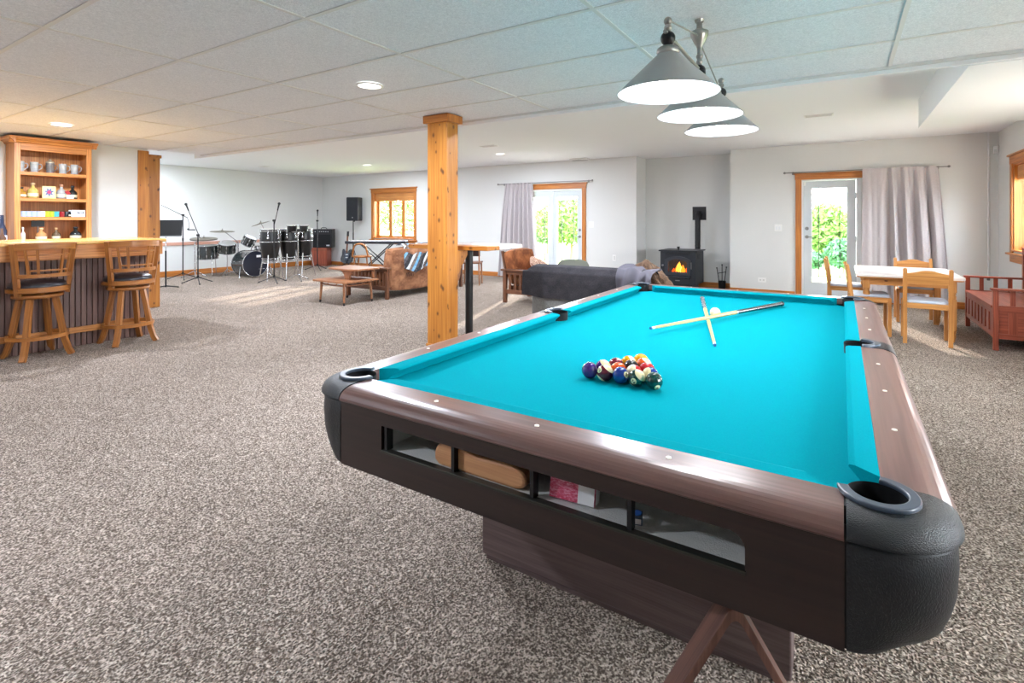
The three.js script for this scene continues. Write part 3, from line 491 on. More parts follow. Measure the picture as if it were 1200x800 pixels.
// ---------------------------------------------------------------- hanging lamp over the table
{
  const X = -0.62, Zs = [-2.07, -2.6, -3.12], RIM = 1.827, RR = 0.205, l = thing('billiard_lamp', 'three shade nickel billiard lamp hanging over the pool table', 'lamp', [X, HT, -2.6]);
  const y = (v) => v - HT, z = (v) => v + 2.6, nick = M('#9b9a97', 0.38, 0.75), shadeM = M('#a3a3a2', 0.5, 0.35);
  mesh('ceiling_mount', [cyl(0.02, 0.024, 0.012, 0, -0.006, 0, 28), cyl(0.014, 0.014, 0.03, 0, -0.02, 0, 16)], nick, l);
  mesh('hub', lathe([[0.012, y(2.16)], [0.016, y(2.175)], [0.026, y(2.19)], [0.042, y(2.225)], [0.044, y(2.245)], [0.03, y(2.25)], [0.016, y(2.262)], [0.013, y(2.28)]], 28), nick, l);
  mesh('stem', cyl(0.013, 0.013, 0.13, 0, y(2.10), 0, 18), nick, l);
  mesh('stem_ball', lathe([[0.001, y(2.005)], [0.014, y(2.012)], [0.03, y(2.035)], [0.03, y(2.05)], [0.014, y(2.062)]], 24), MAT.blackMetal, l);
  mesh('cross_bar', rod([0, y(2.07), z(-2.03)], [0, y(2.045), z(-3.16)], 0.0085), nick, l);
  mesh('tie_rod', rod([0, y(2.13), z(-2.08)], [0, y(2.225), -0.0], 0.004), nick, l); mesh('tie_rod', rod([0, y(2.06), z(-3.1)], [0, y(2.2), 0.0], 0.004), nick, l);
  Zs.forEach((zz) => {
    const prof = [[0.034, RIM + 0.17], [0.036, RIM + 0.166], [RR, RIM + 0.002], [RR + 0.002, RIM], [RR - 0.003, RIM], [0.036, RIM + 0.16], [0.03, RIM + 0.164]];
    const s = mesh('shade', lathe(prof.map(([r, h]) => [r, y(h)]), 64, 0, 0, z(zz)), shadeM, l);
    mesh('gallery', lathe([[0.001, y(RIM + 0.195)], [0.03, y(RIM + 0.192)], [0.044, y(RIM + 0.182)], [0.046, y(RIM + 0.166)], [0.04, y(RIM + 0.16)]], 32, 0, 0, z(zz)), nick, s);
    mesh('knuckle', ball(0.03, 0, y(RIM + 0.225), z(zz), 1, 24), MAT.blackMetal, s);
    mesh('finial', [ball(0.016, 0, y(RIM + 0.268), z(zz)), ball(0.017, 0, y(RIM + 0.296), z(zz)), cyl(0.009, 0.009, 0.05, 0, y(RIM + 0.255), z(zz), 14)], nick, s);
    const b = mesh('bulb', lathe([[0.001, y(RIM + 0.014)], [0.02, y(RIM + 0.018)], [0.034, y(RIM + 0.035)], [0.037, y(RIM + 0.05)], [0.03, y(RIM + 0.08)], [0.016, y(RIM + 0.11)], [0.014, y(RIM + 0.15)]], 28, 0, 0, z(zz)), new THREE.MeshStandardMaterial({ color: 0xffffff, emissive: 0xfff4e2, emissiveIntensity: 9 }), s);
    tag(b, 'glowing white bulb');
    const p = new THREE.PointLight(0xf6f8ff, POWER.pendant, 0, 2); p.name = 'bulb_light'; p.position.set(0, y(RIM + 0.05), z(zz)); p.castShadow = true; p.shadow.radius = 1.8; l.add(p);
  });
}
// ---------------------------------------------------------------- posts and the high table
{
  const p = thing('support_post', 'square knotty pine post with cap beside the pool table', 'post', [-3.314, 0, -3.74]);
  mesh('shaft', metric(box(0.248, HT - 0.06, 0.16, 0, (HT - 0.06) / 2, 0, 0.006), 1), MAT.pine, p);
  mesh('cap', span(-0.155, 0.155, HT - 0.075, HT - 0.001, -0.11, 0.11, 0.004), MAT.trim, p);
  mesh('base_board', span(-0.134, 0.134, 0, 0.12, -0.09, 0.09, 0.004), MAT.pine, p);
  mesh('bracket', metric(extrude(poly([[0, 1.005], [0.16, 1.005], [0.16, 0.96], [0.02, 0.78], [0, 0.78]]), 0.05).rotateY(Math.PI / 2).translate(0.06, 0, -0.08).rotateY(0), 1), MAT.pine, p);
  const q = thing('support_post', 'square knotty pine post at the end of the bar wall', 'post', [-8.89, 0, -3.53]);
  mesh('shaft', metric(box(0.18, HT - 0.03, 0.18, 0, (HT - 0.03) / 2, 0, 0.006), 1), MAT.pine, q);
  mesh('cap', span(-0.105, 0.105, HT - 0.075, HT - 0.03, -0.105, 0.105, 0.004), MAT.pine, q);
  structure('trim_2', 'pale wood end casing of the bar wall', 'trim', span(-8.5, -8.478, 0, HT - 0.02, -3.35, -3.22, 0.004), MAT.pine);
}
{
  const t = thing('high_table', 'tall plank topped table on a black steel pole behind the pine post', 'table', [-3.42, 0, -4.24]);
  for (let k = 0; k < 3; k++) mesh('plank', span(-0.54, 0.5, 1.008, 1.05, -0.31 + k * 0.21, -0.31 + k * 0.21 + 0.206, 0.005), k === 2 ? MAT.pine : woodMat([216, 204, 198], [176, 160, 152], 150 + k, 0.35), t);
  mesh('pole', cyl(0.04, 0.04, 0.98, 0.03, 0.52, 0, 28), MAT.black, t);
  mesh('foot_plate', cyl(0.22, 0.21, 0.02, 0.03, 0.01, 0, 40), MAT.black, t);
  mesh('top_plate', cyl(0.12, 0.12, 0.012, 0.03, 1.0015, 0, 28), MAT.black, t);
}
// ---------------------------------------------------------------- bar
{
  const zA = ZF - 0.4, zB = -2.72, b = thing('bar_counter', 'long wooden bar with dark vertical planks and oak top', 'bar', [-6.8, 0, 0]);
  const z0 = -0.7;   // only the stretch near the frame is built
  mesh('countertop', metric(span(-0.62, 0.30, 1.062, 1.1, zB - 0.02, z0, 0.012), 2), woodMat([236, 190, 112], [206, 150, 74], 151, 0.25, {}, { clearcoat: 0.4 }), b);
  mesh('front_band', metric(span(0.22, 0.25, 0.925, 1.062, zB + 0.03, z0, 0.004), 2), MAT.oak, b);
  mesh('end_band', span(-0.55, 0.25, 0.925, 1.062, zB, zB + 0.03, 0.004), MAT.oak, b);
  mesh('underside', span(-0.5, 0.22, 0.915, 0.93, zB + 0.03, z0), MAT.oak, b);
  mesh('carcass', span(-0.5, -0.03, 0.02, 0.915, zB + 0.06, z0), MAT.pedestal, b);
  const w = 0.047; let k = 0;
  for (let z = zB + 0.03; z < z0 - w; z += w, k++) mesh('plank', span(-0.03, 0.0 - (k % 3) * 0.001, 0.0, 0.925, z + 0.003, z + w - 0.003, 0.004), MAT.plank[(k * 7 + (k >> 1)) % 3], b);
  for (let x = -0.5; x < -0.05; x += w, k++) mesh('plank', span(x + 0.003, x + w - 0.003, 0, 0.925, zB + 0.028, zB + 0.06, 0.004), MAT.plank[k % 3], b);
  mesh('foot_rail', span(0.0, 0.035, 0.14, 0.2, zB + 0.03, z0, 0.006), MAT.oak, b);
}
function barStool(label, pos, turn) {      // local +x is the back of the stool
  const s = thing('bar_stool', label, 'bar stool', pos, turn, 'wooden bar stools'), w = MAT.stool, n = 18;
  mesh('seat_ring', [lathe([[0.001, 0.618], [0.2, 0.618], [0.222, 0.628], [0.222, 0.652], [0.2, 0.662], [0.001, 0.662]], 44)], w, s);
  mesh('swivel', [lathe([[0.001, 0.565], [0.17, 0.565], [0.185, 0.575], [0.185, 0.595], [0.17, 0.604], [0.001, 0.604]], 40), cyl(0.09, 0.09, 0.016, 0, 0.611, 0)], w, s);
  mesh('cushion', lathe([[0.001, 0.735], [0.1, 0.732], [0.17, 0.722], [0.207, 0.7], [0.212, 0.675], [0.2, 0.66], [0.001, 0.66]], 40), M('#23242c', 0.28, 0, { clearcoat: 0.3, clearcoatRoughness: 0.3 }), s);
  for (const a of [45, 135, 225, 315]) {
    const c = Math.cos(R(a)), d = Math.sin(R(a)), pts = [[0.13, 0.575], [0.155, 0.45], [0.18, 0.3], [0.205, 0.15], [0.235, 0.05], [0.262, 0.0]].map(([r, y]) => V(r * c, y, r * d));
    mesh('leg', sweep(pts, 0.042, 0.042, false, V(-d, 0, c)), w, s);
  }
  mesh('foot_ring', sweep(Array.from({ length: 40 }, (_, i) => V(0.215 * Math.cos(i / 40 * 6.2832), 0.2, 0.215 * Math.sin(i / 40 * 6.2832))), 0.02, 0.035, true), w, s);
  const rad = (y) => lerp(0.215, 0.265, (y - 0.63) / 0.45), at = (a, y, dr = 0) => V((rad(y) + dr) * Math.cos(R(a)), y, (rad(y) + dr) * Math.sin(R(a)));
  const arc = (y, a0, a1, dr = 0, bow = 0) => Array.from({ length: n + 1 }, (_, i) => { const t = i / n, a = lerp(a0, a1, t); return at(a, y + bow * Math.sin(Math.PI * t), dr); });
  for (const a of [-60, 60]) mesh('back_post', sweep([at(a, 0.6), at(a, 0.72), at(a, 0.85), at(a, 0.98), at(a, 1.085)], 0.034, 0.04, false, V(-Math.sin(R(a)), 0, Math.cos(R(a)))), w, s);
  mesh('back_rail', sweep(arc(1.05, -60, 60, 0, 0.012), 0.024, 0.06), w, s);
  mesh('back_rail', sweep(arc(0.785, -60, 60), 0.022, 0.034), w, s);
  mesh('seat_rail', sweep(arc(0.652, -62, 62, 0.006), 0.022, 0.045), w, s);
  for (const a of [-40, -22, 22, 40]) mesh('slat', sweep([at(a * 0.9, 0.79), at(a * 0.95, 0.9), at(a, 1.03)], 0.014, 0.022, false, V(-Math.sin(R(a)), 0, Math.cos(R(a)))), w, s);
  for (const y of [0.835, 0.98]) mesh('lattice_bar', sweep(arc(y, -38, 38), 0.012, 0.014), w, s);
  return s;
}
const stoolA = barStool('wooden swivel bar stool with lattice back in front of the liquor shelf', [-6.62, 0, -1.70], 0.12);
barStool('wooden swivel bar stool with lattice back beside the pine wall post', [-6.56, 0, -2.40], 0.02);
// ---------------------------------------------------------------- liquor shelf
const SHX0 = -8.5, SHX1 = -8.17, SZ0 = -1.9, SZ1 = -2.6;    // back, front, near end, far end
{
  const b = thing('shelf_unit', 'tall oak liquor shelf with crown moulding behind the bar', 'shelf', [SHX1, 0, (SZ0 + SZ1) / 2]), w = (SZ0 - SZ1) / 2, d = SHX1 - SHX0;
  for (const s of [-1, 1]) mesh('side_panel', metric(span(-d, -0.02, 0, 2.2, s * w, s * (w - 0.02)), 1), MAT.oak, b);
  for (const s of [-1, 1]) mesh('stile', metric(span(-0.02, 0, 0, 2.2, s * (w + 0.004), s * (w - 0.05), 0.003), 1), MAT.oak, b);
  mesh('back_panel', metric(span(-d + 0.001, -d + 0.012, 0, 2.2, -w + 0.02, w - 0.02), 1), MAT.oak, b);
  mesh('top_rail', span(-0.02, 0, 2.12, 2.2, -w + 0.05, w - 0.05, 0.003), MAT.oak, b);
  mesh('top_board', span(-d, 0, 2.2, 2.215, -w - 0.004, w + 0.004), MAT.oak, b);
  const cr = [[0, 2.2], [0.012, 2.205], [0.02, 2.225], [0.05, 2.25], [0.055, 2.275], [0, 2.275]];
  mesh('crown', [metric(extrude(poly(cr), 2 * w + 0.1).translate(0, 0, -w - 0.05), 2), metric(extrude(poly(cr), d + 0.05).rotateY(-Math.PI / 2).translate(0.05, 0, w + 0.002), 0), metric(extrude(poly(cr.map(([x, y]) => [-x, y]).reverse()), d + 0.05).rotateY(-Math.PI / 2).translate(0.05, 0, -w - 0.002), 0), span(-d, 0.02, 2.26, 2.275, -w, w)], MAT.oak, b);
  for (const y of [1.06, 1.342, 1.565, 1.872]) mesh('shelf_board', metric(span(-d + 0.012, -0.004, y - 0.04, y, -w + 0.02, w - 0.02, 0.003), 2), MAT.oak, b);
  mesh('cabinet_front', span(-0.02, 0, 0.1, 1.02, -w + 0.05, w - 0.05), MAT.oak, b);
}
{ // things on the shelves; z runs from SZ0 (near) to SZ1 (far)
  const Z = (t) => lerp(SZ0 - 0.055, SZ1 + 0.055, t), X = -8.29, Y = [1.06, 1.342, 1.565, 1.872];
  const gl = M('#e2e6e6', 0.08, 0, { transmission: 0.55, ior: 1.5, clearcoat: 1, clearcoatRoughness: 0.03 });
  const mug = (label, t, body, lidded) => {
    const o = thing('beer_stein', label, 'mug', [X, Y[3] + 0.001, Z(t)], 0, 'drinking vessels on the top shelf');
    mesh('body', lathe([[0.001, 0.004], [0.034, 0], [0.038, 0.006], [0.034, 0.02], [0.037, 0.07], [0.039, 0.125], [0.036, 0.125], [0.033, 0.03], [0.001, 0.02]], 20), body, o);
    mesh('band', [torus(0.0385, 0.003, 0, 0.045, 0), torus(0.04, 0.003, 0, 0.095, 0)], body, o);
    mesh('handle', tube([[0, 0.105, -0.037], [0, 0.1, -0.062], [0, 0.06, -0.066], [0, 0.03, -0.037]], 0.005, 8), body, o);
    if (lidded) mesh('lid', lathe([[0.041, 0.125], [0.041, 0.135], [0.025, 0.15], [0.012, 0.156], [0.012, 0.168], [0.001, 0.174]], 20), M('#c9bda4', 0.35, 0.5), o);
  };
  mug('clear cut glass mug by the near side of the top shelf', 0.03, gl); mug('clear glass mug with handle left of the lidded stein', 0.24, gl); mug('grey lidded ceramic stein on the top shelf', 0.48, M('#6d6a68', 0.35), true);
  mug('clear glass mug next to the lidded stein', 0.68, gl); mug('faceted clear glass tumbler at the far end of the top shelf', 0.87, gl);
  const bottle = (label, y, t, h, r, m, cap, dx = 0) => {
    const o = thing('liquor_bottle', label, 'bottle', [X + dx, y + 0.001, Z(t)], 0, 'bottles on the liquor shelf');
    mesh('glass_body', lathe([[0.001, 0], [r * 0.9, 0], [r, 0.008], [r, h * 0.42], [r * 0.85, h * 0.55], [r * 0.35, h * 0.68], [r * 0.3, h * 0.86], [0.001, h * 0.86]], 20), m, o);
    mesh('stopper', lathe([[r * 0.32, h * 0.82], [r * 0.36, h * 0.86], [r * 0.45, h * 0.93], [r * 0.3, h], [0.001, h]], 16), cap, o);
    mesh('paper_label', cyl(r * 1.01, r * 1.01, h * 0.2, 0, h * 0.22, 0, 20, null, true), M('#d9cfae', 0.7), o);
  };
  const amber = M('#b98a34', 0.12, 0, { transmission: 0.35 }), yellow = M('#cfc070', 0.12, 0, { transmission: 0.3 }), clear = M('#c9cfd0', 0.1, 0, { transmission: 0.5 }), darkg = M('#1c2021', 0.15), red = M('#8a1f24', 0.2);
  bottle('squat amber decanter with dark stopper on the second shelf', Y[2], 0.05, 0.13, 0.045, amber, MAT.black); bottle('squat yellow bottle with round stopper beside the flower print', Y[2], 0.22, 0.185, 0.05, yellow, M('#c2a47c', 0.6));
  bottle('clear squat bottle with round cork beyond the flower print', Y[2], 0.66, 0.18, 0.048, clear, M('#b98a6a', 0.6)); bottle('dark bottle with a white tag at the far end of the second shelf', Y[2], 0.84, 0.17, 0.045, darkg, MAT.black);
  tag(mesh('gift_tag', box(0.006, 0.05, 0.07, X + 0.06, Y[2] + 0.028, Z(0.77), 0.002), M('#e8e2de', 0.7)), 'white card tag with red top leaning between two bottles', 'tag');
  tag(mesh('red_ribbon', sweep([[X + 0.05, Y[2] + 0.075, Z(0.7)], [X + 0.052, Y[2] + 0.09, Z(0.73)], [X + 0.056, Y[2] + 0.06, Z(0.76)]], 0.004, 0.035), M('#9c1d22', 0.7)), 'small red ribbon over the white card tag', 'ribbon');
  const fl = dataTex(96, 96, (u, v) => { const d = Math.hypot(u - 0.5, v - 0.5), a = Math.atan2(v - 0.5, u - 0.5), k = 0.26 + 0.07 * Math.sin(a * 7); if (u < 0.06 || u > 0.94 || v < 0.06 || v > 0.94) return [214, 196, 132]; if (d < 0.13) return [196, 52, 92]; if (d < k) return mixc([58, 66, 128], [112, 122, 168], pn(u * 14, v * 14, 14, 14, 61)); return mixc([206, 200, 170], [150, 172, 120], pn(u * 10, v * 10, 10, 10, 62) * 0.7); }, 1, 1);
  { const o = thing('flower_print', 'small framed flower print standing on the second shelf', 'picture', [X + 0.03, Y[2] + 0.001, Z(0.45)], Math.PI / 2); const m = mesh('print', new THREE.BoxGeometry(0.125, 0.148, 0.012), new THREE.MeshPhysicalMaterial({ map: fl, roughness: 0.5 }), o); m.position.y = 0.075; m.rotation.x = -0.05; mesh('easel_foot', rod([0, 0.1, -0.01], [0, 0.002, -0.05], 0.004), MAT.oak, o); }
  const shot = (label, t, m) => { const o = mesh('shot_glass', lathe([[0.001, 0], [0.024, 0], [0.026, 0.004], [0.028, 0.066], [0.0255, 0.066], [0.023, 0.01], [0.001, 0.008]], 18), m); o.position.set(X + 0.06, Y[1] + 0.001, Z(t)); tag(o, label, 'glass', 'glasses on the third shelf'); };
  const bw = M('#9fb0cc', 0.3); ['blue and white patterned shot glass beside the near side panel of the shelf', 'blue and white patterned shot glass with the same glass on either side', 'blue and white patterned shot glass with the same glass on either side', 'blue and white patterned shot glass beside the clear white shot glass'].forEach((l, k) => shot(l, 0.05 + k * 0.075, bw));
  shot('clear white shot glass beside the lime green glass', 0.335, M('#dfe6e4', 0.2)); shot('lime green glass next to the clear white shot glass', 0.41, M('#a6cf2c', 0.3)); shot('lime green glass next to the turquoise glass', 0.475, M('#a6cf2c', 0.3)); shot('turquoise glass on the third shelf', 0.55, M('#3f9fae', 0.3));
  shot('dark red glass beside the white carton', 0.64, red); shot('black glass next to the dark red glass', 0.705, darkg);
  bottle('tiny dark bottle leaning against the white carton', Y[1], 0.76, 0.085, 0.02, darkg, MAT.white, 0.06);
  { const lb = dataTex(128, 64, (u, v) => { const ink = v > 0.45 && v < 0.72 && u > 0.3 && u < 0.9 && pn(u * 34, v * 10, 34, 10, 63) > 0.45; return ink ? [62, 66, 74] : [214, 216, 222]; }, 1, 1); const o = mesh('white_carton', new THREE.BoxGeometry(0.135, 0.085, 0.08), new THREE.MeshPhysicalMaterial({ map: lb, roughness: 0.6 })); o.position.set(X + 0.04, Y[1] + 0.0435, Z(0.895)); o.rotation.y = Math.PI / 2; tag(o, 'small white printed carton at the end of the third shelf', 'box'); }
  // lowest shelf
  { const o = thing('tasting_sign', 'black rectangular card held above a copper stand on the lowest shelf', 'sign', [X + 0.03, Y[0] + 0.001, Z(0.28)]); mesh('stand', rod([0, 0, -0.0], [0, 0.17, 0], 0.006), MAT.brushed, o); mesh('foot', cyl(0.03, 0.028, 0.008, 0, 0.004, 0), MAT.brushed, o); mesh('card', box(0.006, 0.075, 0.12, 0.002, 0.2, 0, 0.002), MAT.black, o); }
  bottle('copper brown squat bottle under the black card', Y[0], 0.3, 0.15, 0.05, M('#b5804f', 0.2), M('#c9a070', 0.6), 0.1); bottle('bottle with pale label and brown cork on the lowest shelf', Y[0], 0.54, 0.15, 0.04, M('#5b4630', 0.2), M('#b98c5c', 0.6), 0.08);
  bottle('wide dark bottle at the far end of the lowest shelf', Y[0], 0.86, 0.16, 0.055, darkg, MAT.black, 0.06); bottle('pale pink slim bottle by the near side of the lowest shelf', Y[0], 0.04, 0.16, 0.022, M('#d8c3cc', 0.3), MAT.white, 0.08);
  // seen beyond the shelf side on the back counter
  structure('back_counter', 'oak back counter beside the liquor shelf', 'counter', span(-8.49, -8.0, 0.92, 0.96, SZ0 + 0.01, 0.6, 0.008), MAT.oak);
  structure('back_cabinet', 'oak cabinet under the back counter', 'cabinet', span(-8.49, -8.05, 0, 0.92, SZ0 + 0.01, 0.6), MAT.oak);
  const c2 = thing('liquor_bottle', 'tall dark blue bottle standing on the back counter', 'bottle', [-8.2, 0.961, -1.8], 0, 'bottles on the back counter'); mesh('glass_body', lathe([[0.001, 0], [0.045, 0], [0.045, 0.22], [0.02, 0.3], [0.018, 0.4], [0.001, 0.4]], 20), M('#2c3348', 0.15), c2); mesh('paper_label', cyl(0.0455, 0.0455, 0.1, 0, 0.12, 0, 20, null, true), M('#b9bfd0', 0.6), c2);
  const c3 = thing('liquor_bottle', 'pink labelled bottle standing on the back counter', 'bottle', [-8.08, 0.961, -1.775], 0, 'bottles on the back counter'); mesh('glass_body', lathe([[0.001, 0], [0.035, 0], [0.035, 0.14], [0.014, 0.19], [0.012, 0.25], [0.001, 0.25]], 20), M('#5b4030', 0.2), c3); mesh('paper_label', cyl(0.0355, 0.0355, 0.08, 0, 0.08, 0, 20, null, true), M('#dba4ac', 0.6), c3);
}
// ---------------------------------------------------------------- stage: stands, drums, amplifier, keyboard
const tripod = (h, r) => [0, 120, 240].map((a) => rod([0, h, 0], [r * Math.cos(R(a + 20)), 0.012, r * Math.sin(R(a + 20))], 0.009, 0.008));
function tripodLegs(o, h, r, m) { tripod(h, r).forEach((g, i) => { const l = mesh('leg', g, m, o), a = R(i * 120 + 20); mesh('rubber_foot', ball(0.014, r * Math.cos(a), 0.013, r * Math.sin(a), 0.9, 10), MAT.black, l); }); mesh('collar', cyl(0.02, 0.02, 0.05, 0, h, 0, 14), m, o); }
{
  const s = thing('music_stand', 'black music stand with a solid desk beside the pine post', 'music stand', [-11.17, 0, -4.69], 0.95);
  mesh('pole', [cyl(0.014, 0.014, 0.7, 0, 0.36, 0, 12)], MAT.blackMetal, s); mesh('upper_pole', cyl(0.009, 0.009, 0.48, 0, 0.92, 0, 12), MAT.chrome, s);
  for (const a of [20, 140, 260]) mesh('leg', rod([0, 0.035, 0], [0.24 * Math.cos(R(a)), 0.012, 0.24 * Math.sin(R(a))], 0.011), MAT.blackMetal, s);
  const d = mesh('desk', [box(0.5, 0.31, 0.008, 0.02, 1.15, 0.03, 0.003, [-0.22, 0, 0]), box(0.5, 0.01, 0.05, 0.02, 0.99, 0.09, 0.003)], MAT.black, s); mesh('clamp', ball(0.025, 0, 1.13, 0.0), MAT.blackMetal, d);
}
function micStand(label, base, jointH, from, to, withMic, extra) {   // from and to are world ends of the boom
  const s = thing('microphone_stand', label, 'microphone stand', base, 0), L = (p) => [p[0] - base[0], p[1], p[2] - base[2]];
  tripodLegs(s, 0.13, 0.3, MAT.blackMetal);
  mesh('pole', [cyl(0.011, 0.011, jointH - 0.1, 0, 0.1 + (jointH - 0.1) / 2, 0, 12), cyl(0.016, 0.016, 0.06, 0, jointH * 0.62, 0, 12)], MAT.blackMetal, s);
  mesh('boom_clutch', [cyl(0.022, 0.022, 0.045, 0, jointH, 0, 14, [Math.PI / 2, 0, 0]), ball(0.02, 0, jointH, 0)], MAT.black, s);
  mesh('boom', rod(L(from), L(to), 0.007), MAT.blackMetal, s);
  if (withMic) { const a = V(...L(to)), d = V(...L(to)).sub(V(...L(from))).normalize(), b = a.clone().addScaledVector(d, 0.13); const m = mesh('microphone', rod(a.toArray(), b.toArray(), 0.011, 0.017), MAT.black, s); mesh('grille', ball(0.027, b.x + d.x * 0.015, b.y + d.y * 0.015, b.z + d.z * 0.015), M('#3a3b3e', 0.5, 0.6), m); }
  if (extra) extra(s, L);
}
micStand('microphone stand with a long boom and hanging clip near the wall', [-12.43, 0, -5.55], 1.41, [-12.34, 1.35, -5.60], [-12.84, 1.63, -5.30], false, (s, L) => { mesh('cable', tube([L([-12.35, 1.36, -5.6]), L([-12.31, 1.2, -5.62]), L([-12.32, 1.1, -5.62])], 0.004), MAT.black, s); mesh('clip', [rod(L([-12.33, 1.085, -5.61]), L([-12.2, 1.085, -5.69]), 0.012), ball(0.02, ...L([-12.33, 1.1, -5.61]))], MAT.black, s); });
micStand('microphone stand with a vocal microphone in front of the hi-hat', [-11.335, 0, -5.34], 0.99, [-11.3, 0.93, -5.36], [-11.5, 1.49, -5.24], true);
micStand('tall microphone stand in front of the congas', [-10.13, 0, -6.23], 1.29, [-10.13, 1.2, -6.235], [-10.07, 1.5, -6.27], true);
micStand('microphone stand in front of the guitar amplifier', [-11.74, 0, -8.4], 1.28, [-11.74, 1.1, -8.4], [-11.74, 1.4, -8.405], true);
// drums
const SHELL = M('#1b2324', 0.18, 0, { clearcoat: 0.9, clearcoatRoughness: 0.08 }), HEADW = M('#dfe0de', 0.5), HEADB = M('#12182a', 0.3, 0, { clearcoat: 0.4 });
function drum(name, label, pos, r, depth, tilt, turn, headM = HEADW, legs = 0, hw = MAT.chrome, shell = SHELL) {   // axis is local y before tilt
  const o = thing(name, label, 'drum', pos, turn), b = mesh('shell', lathe([[r * 0.98, -depth / 2], [r, -depth / 2 + 0.005], [r, depth / 2 - 0.005], [r * 0.98, depth / 2]], 36).rotateX(tilt), shell, o);
  for (const s of [-1, 1]) { mesh('hoop', torus(r + 0.006, 0.008, 0, s * depth / 2, 0).rotateX(tilt), hw, o); mesh('drum_head', cyl(r, r, 0.006, 0, s * (depth / 2 - 0.001), 0, 36).rotateX(tilt), s > 0 ? headM : HEADW, o); }
  for (let k = 0; k < 8; k++) { const a = k / 8 * 6.2832 + 0.2, c = Math.cos(a) * (r + 0.008), d = Math.sin(a) * (r + 0.008); mesh('lug', [box(0.018, Math.min(0.05, depth * 0.3), 0.018, c, depth * 0.25, d, 0.005), box(0.018, Math.min(0.05, depth * 0.3), 0.018, c, -depth * 0.25, d, 0.005), rod([c, -depth / 2, d], [c, depth / 2, d], 0.003)].map((g) => g.rotateX(tilt)), hw, b); }
  if (legs) for (const a of [30, 150, 270]) mesh('leg', rod([legs * 0.5 * Math.cos(R(a)), -depth * 0.2, legs * 0.5 * Math.sin(R(a))].map((q, i) => (i === 1 ? q : q / (legs * 0.5) * (r + 0.012))), [(r + 0.05) * Math.cos(R(a)), -pos[1] + 0.008, (r + 0.05) * Math.sin(R(a))], 0.007), hw, o);
  return o;
}
{
  const k = drum('bass_drum', 'black bass drum with a dark blue front head', [-11.68, 0.305, -6.6], 0.285, 0.46, Math.PI / 2, Math.PI / 2, HEADB);
  tag(mesh('logo_patch', [box(0.1, 0.05, 0.003, 0.07, 0.17, 0.236, 0.001)], MAT.white, k), 'white maker badge');
  mesh('port_ring', torus(0.07, 0.006, 0.12, -0.12, 0.236).rotateX(0), MAT.chrome, k).geometry.computeBoundingBox();
  for (const s of [-1, 1]) mesh('spur', rod([s * 0.28, -0.06, 0.12], [s * 0.36, -0.297, 0.22], 0.009), MAT.chrome, k);
  mesh('tom_post', rod([0.02, 0.28, 0.02], [0.02, 0.46, 0.02], 0.012), MAT.chrome, k);
  drum('rack_tom', 'small black tom mounted above the bass drum', [-11.72, 0.82, -6.6], 0.13, 0.2, 0.5, Math.PI / 2 + 0.5);
  const sn = drum('snare_drum', 'chrome shelled snare drum behind the bass drum', [-11.75, 0.64, -6.95], 0.17, 0.14, 0.08, 0, HEADW, 0, MAT.chrome, MAT.chrome);
  mesh('stand_pole', cyl(0.012, 0.012, 0.42, 0, -0.33, 0, 12), MAT.chrome, sn); for (const a of [0, 120, 240]) mesh('stand_leg', rod([0, -0.42, 0], [0.24 * Math.cos(R(a)), -0.63, 0.24 * Math.sin(R(a))], 0.008), MAT.chrome, sn); mesh('basket', [0, 120, 240].map((a) => rod([0, -0.15, 0], [0.16 * Math.cos(R(a)), -0.072, 0.16 * Math.sin(R(a))], 0.007)), MAT.chrome, sn);
  drum('floor_tom', 'wide black floor tom standing by the wall', [-12.5, 0.56, -6.1], 0.2, 0.3, 0.06, 0.4, HEADW, 0.4);
  const t2 = drum('hanging_tom', 'tilted black tom between the floor tom and the bass drum', [-12.22, 0.66, -6.38], 0.17, 0.22, 0.32, 1.2); mesh('arm', rod([0, 0, 0], [-0.12, -0.1, 0.1], 0.009), MAT.chrome, t2); mesh('stand_pole', [cyl(0.011, 0.011, 0.52, 0, -0.39, 0, 12), ...[0, 120, 240].map((a) => rod([0, -0.5, 0], [0.24 * Math.cos(R(a)), -0.652, 0.24 * Math.sin(R(a))], 0.008))], MAT.chrome, t2);
}
function cymbal(label, base, top, r, tilt, double) {
  const o = thing('cymbal_stand', label, 'cymbal', [base[0], 0, base[1]]), dx = top[0] - base[0], dz = top[2] - base[1], bz = M('#8d8672', 0.3, 0.9);
  tripodLegs(o, 0.16, 0.27, MAT.chrome);
  mesh('pole', cyl(0.011, 0.011, Math.min(top[1], 0.8) - 0.15, 0, 0.15 + (Math.min(top[1], 0.8) - 0.15) / 2, 0, 12), MAT.chrome, o);
  mesh('boom', rod([0, Math.min(top[1], 0.8) - 0.02, 0], [dx, top[1] + 0.03, dz], 0.008), MAT.chrome, o);
  const g = () => lathe([[0.001, 0.028], [0.02, 0.026], [0.034, 0.012], [r * 0.6, 0.004], [r, -0.006], [r, -0.0085], [r * 0.6, 0.001], [0.036, 0.009], [0.001, 0.024]], 44);
  mesh('cymbal', g().rotateX(tilt[0]).rotateZ(tilt[1]).translate(dx, top[1], dz), bz, o); if (double) mesh('cymbal', g().scale(1, -1, 1).rotateX(tilt[0]).rotateZ(tilt[1]).translate(dx, top[1] - 0.03, dz), bz, o);
  mesh('wing_nut', cyl(0.008, 0.012, 0.035, dx, top[1] + 0.045, dz, 10), MAT.chrome, o);
}
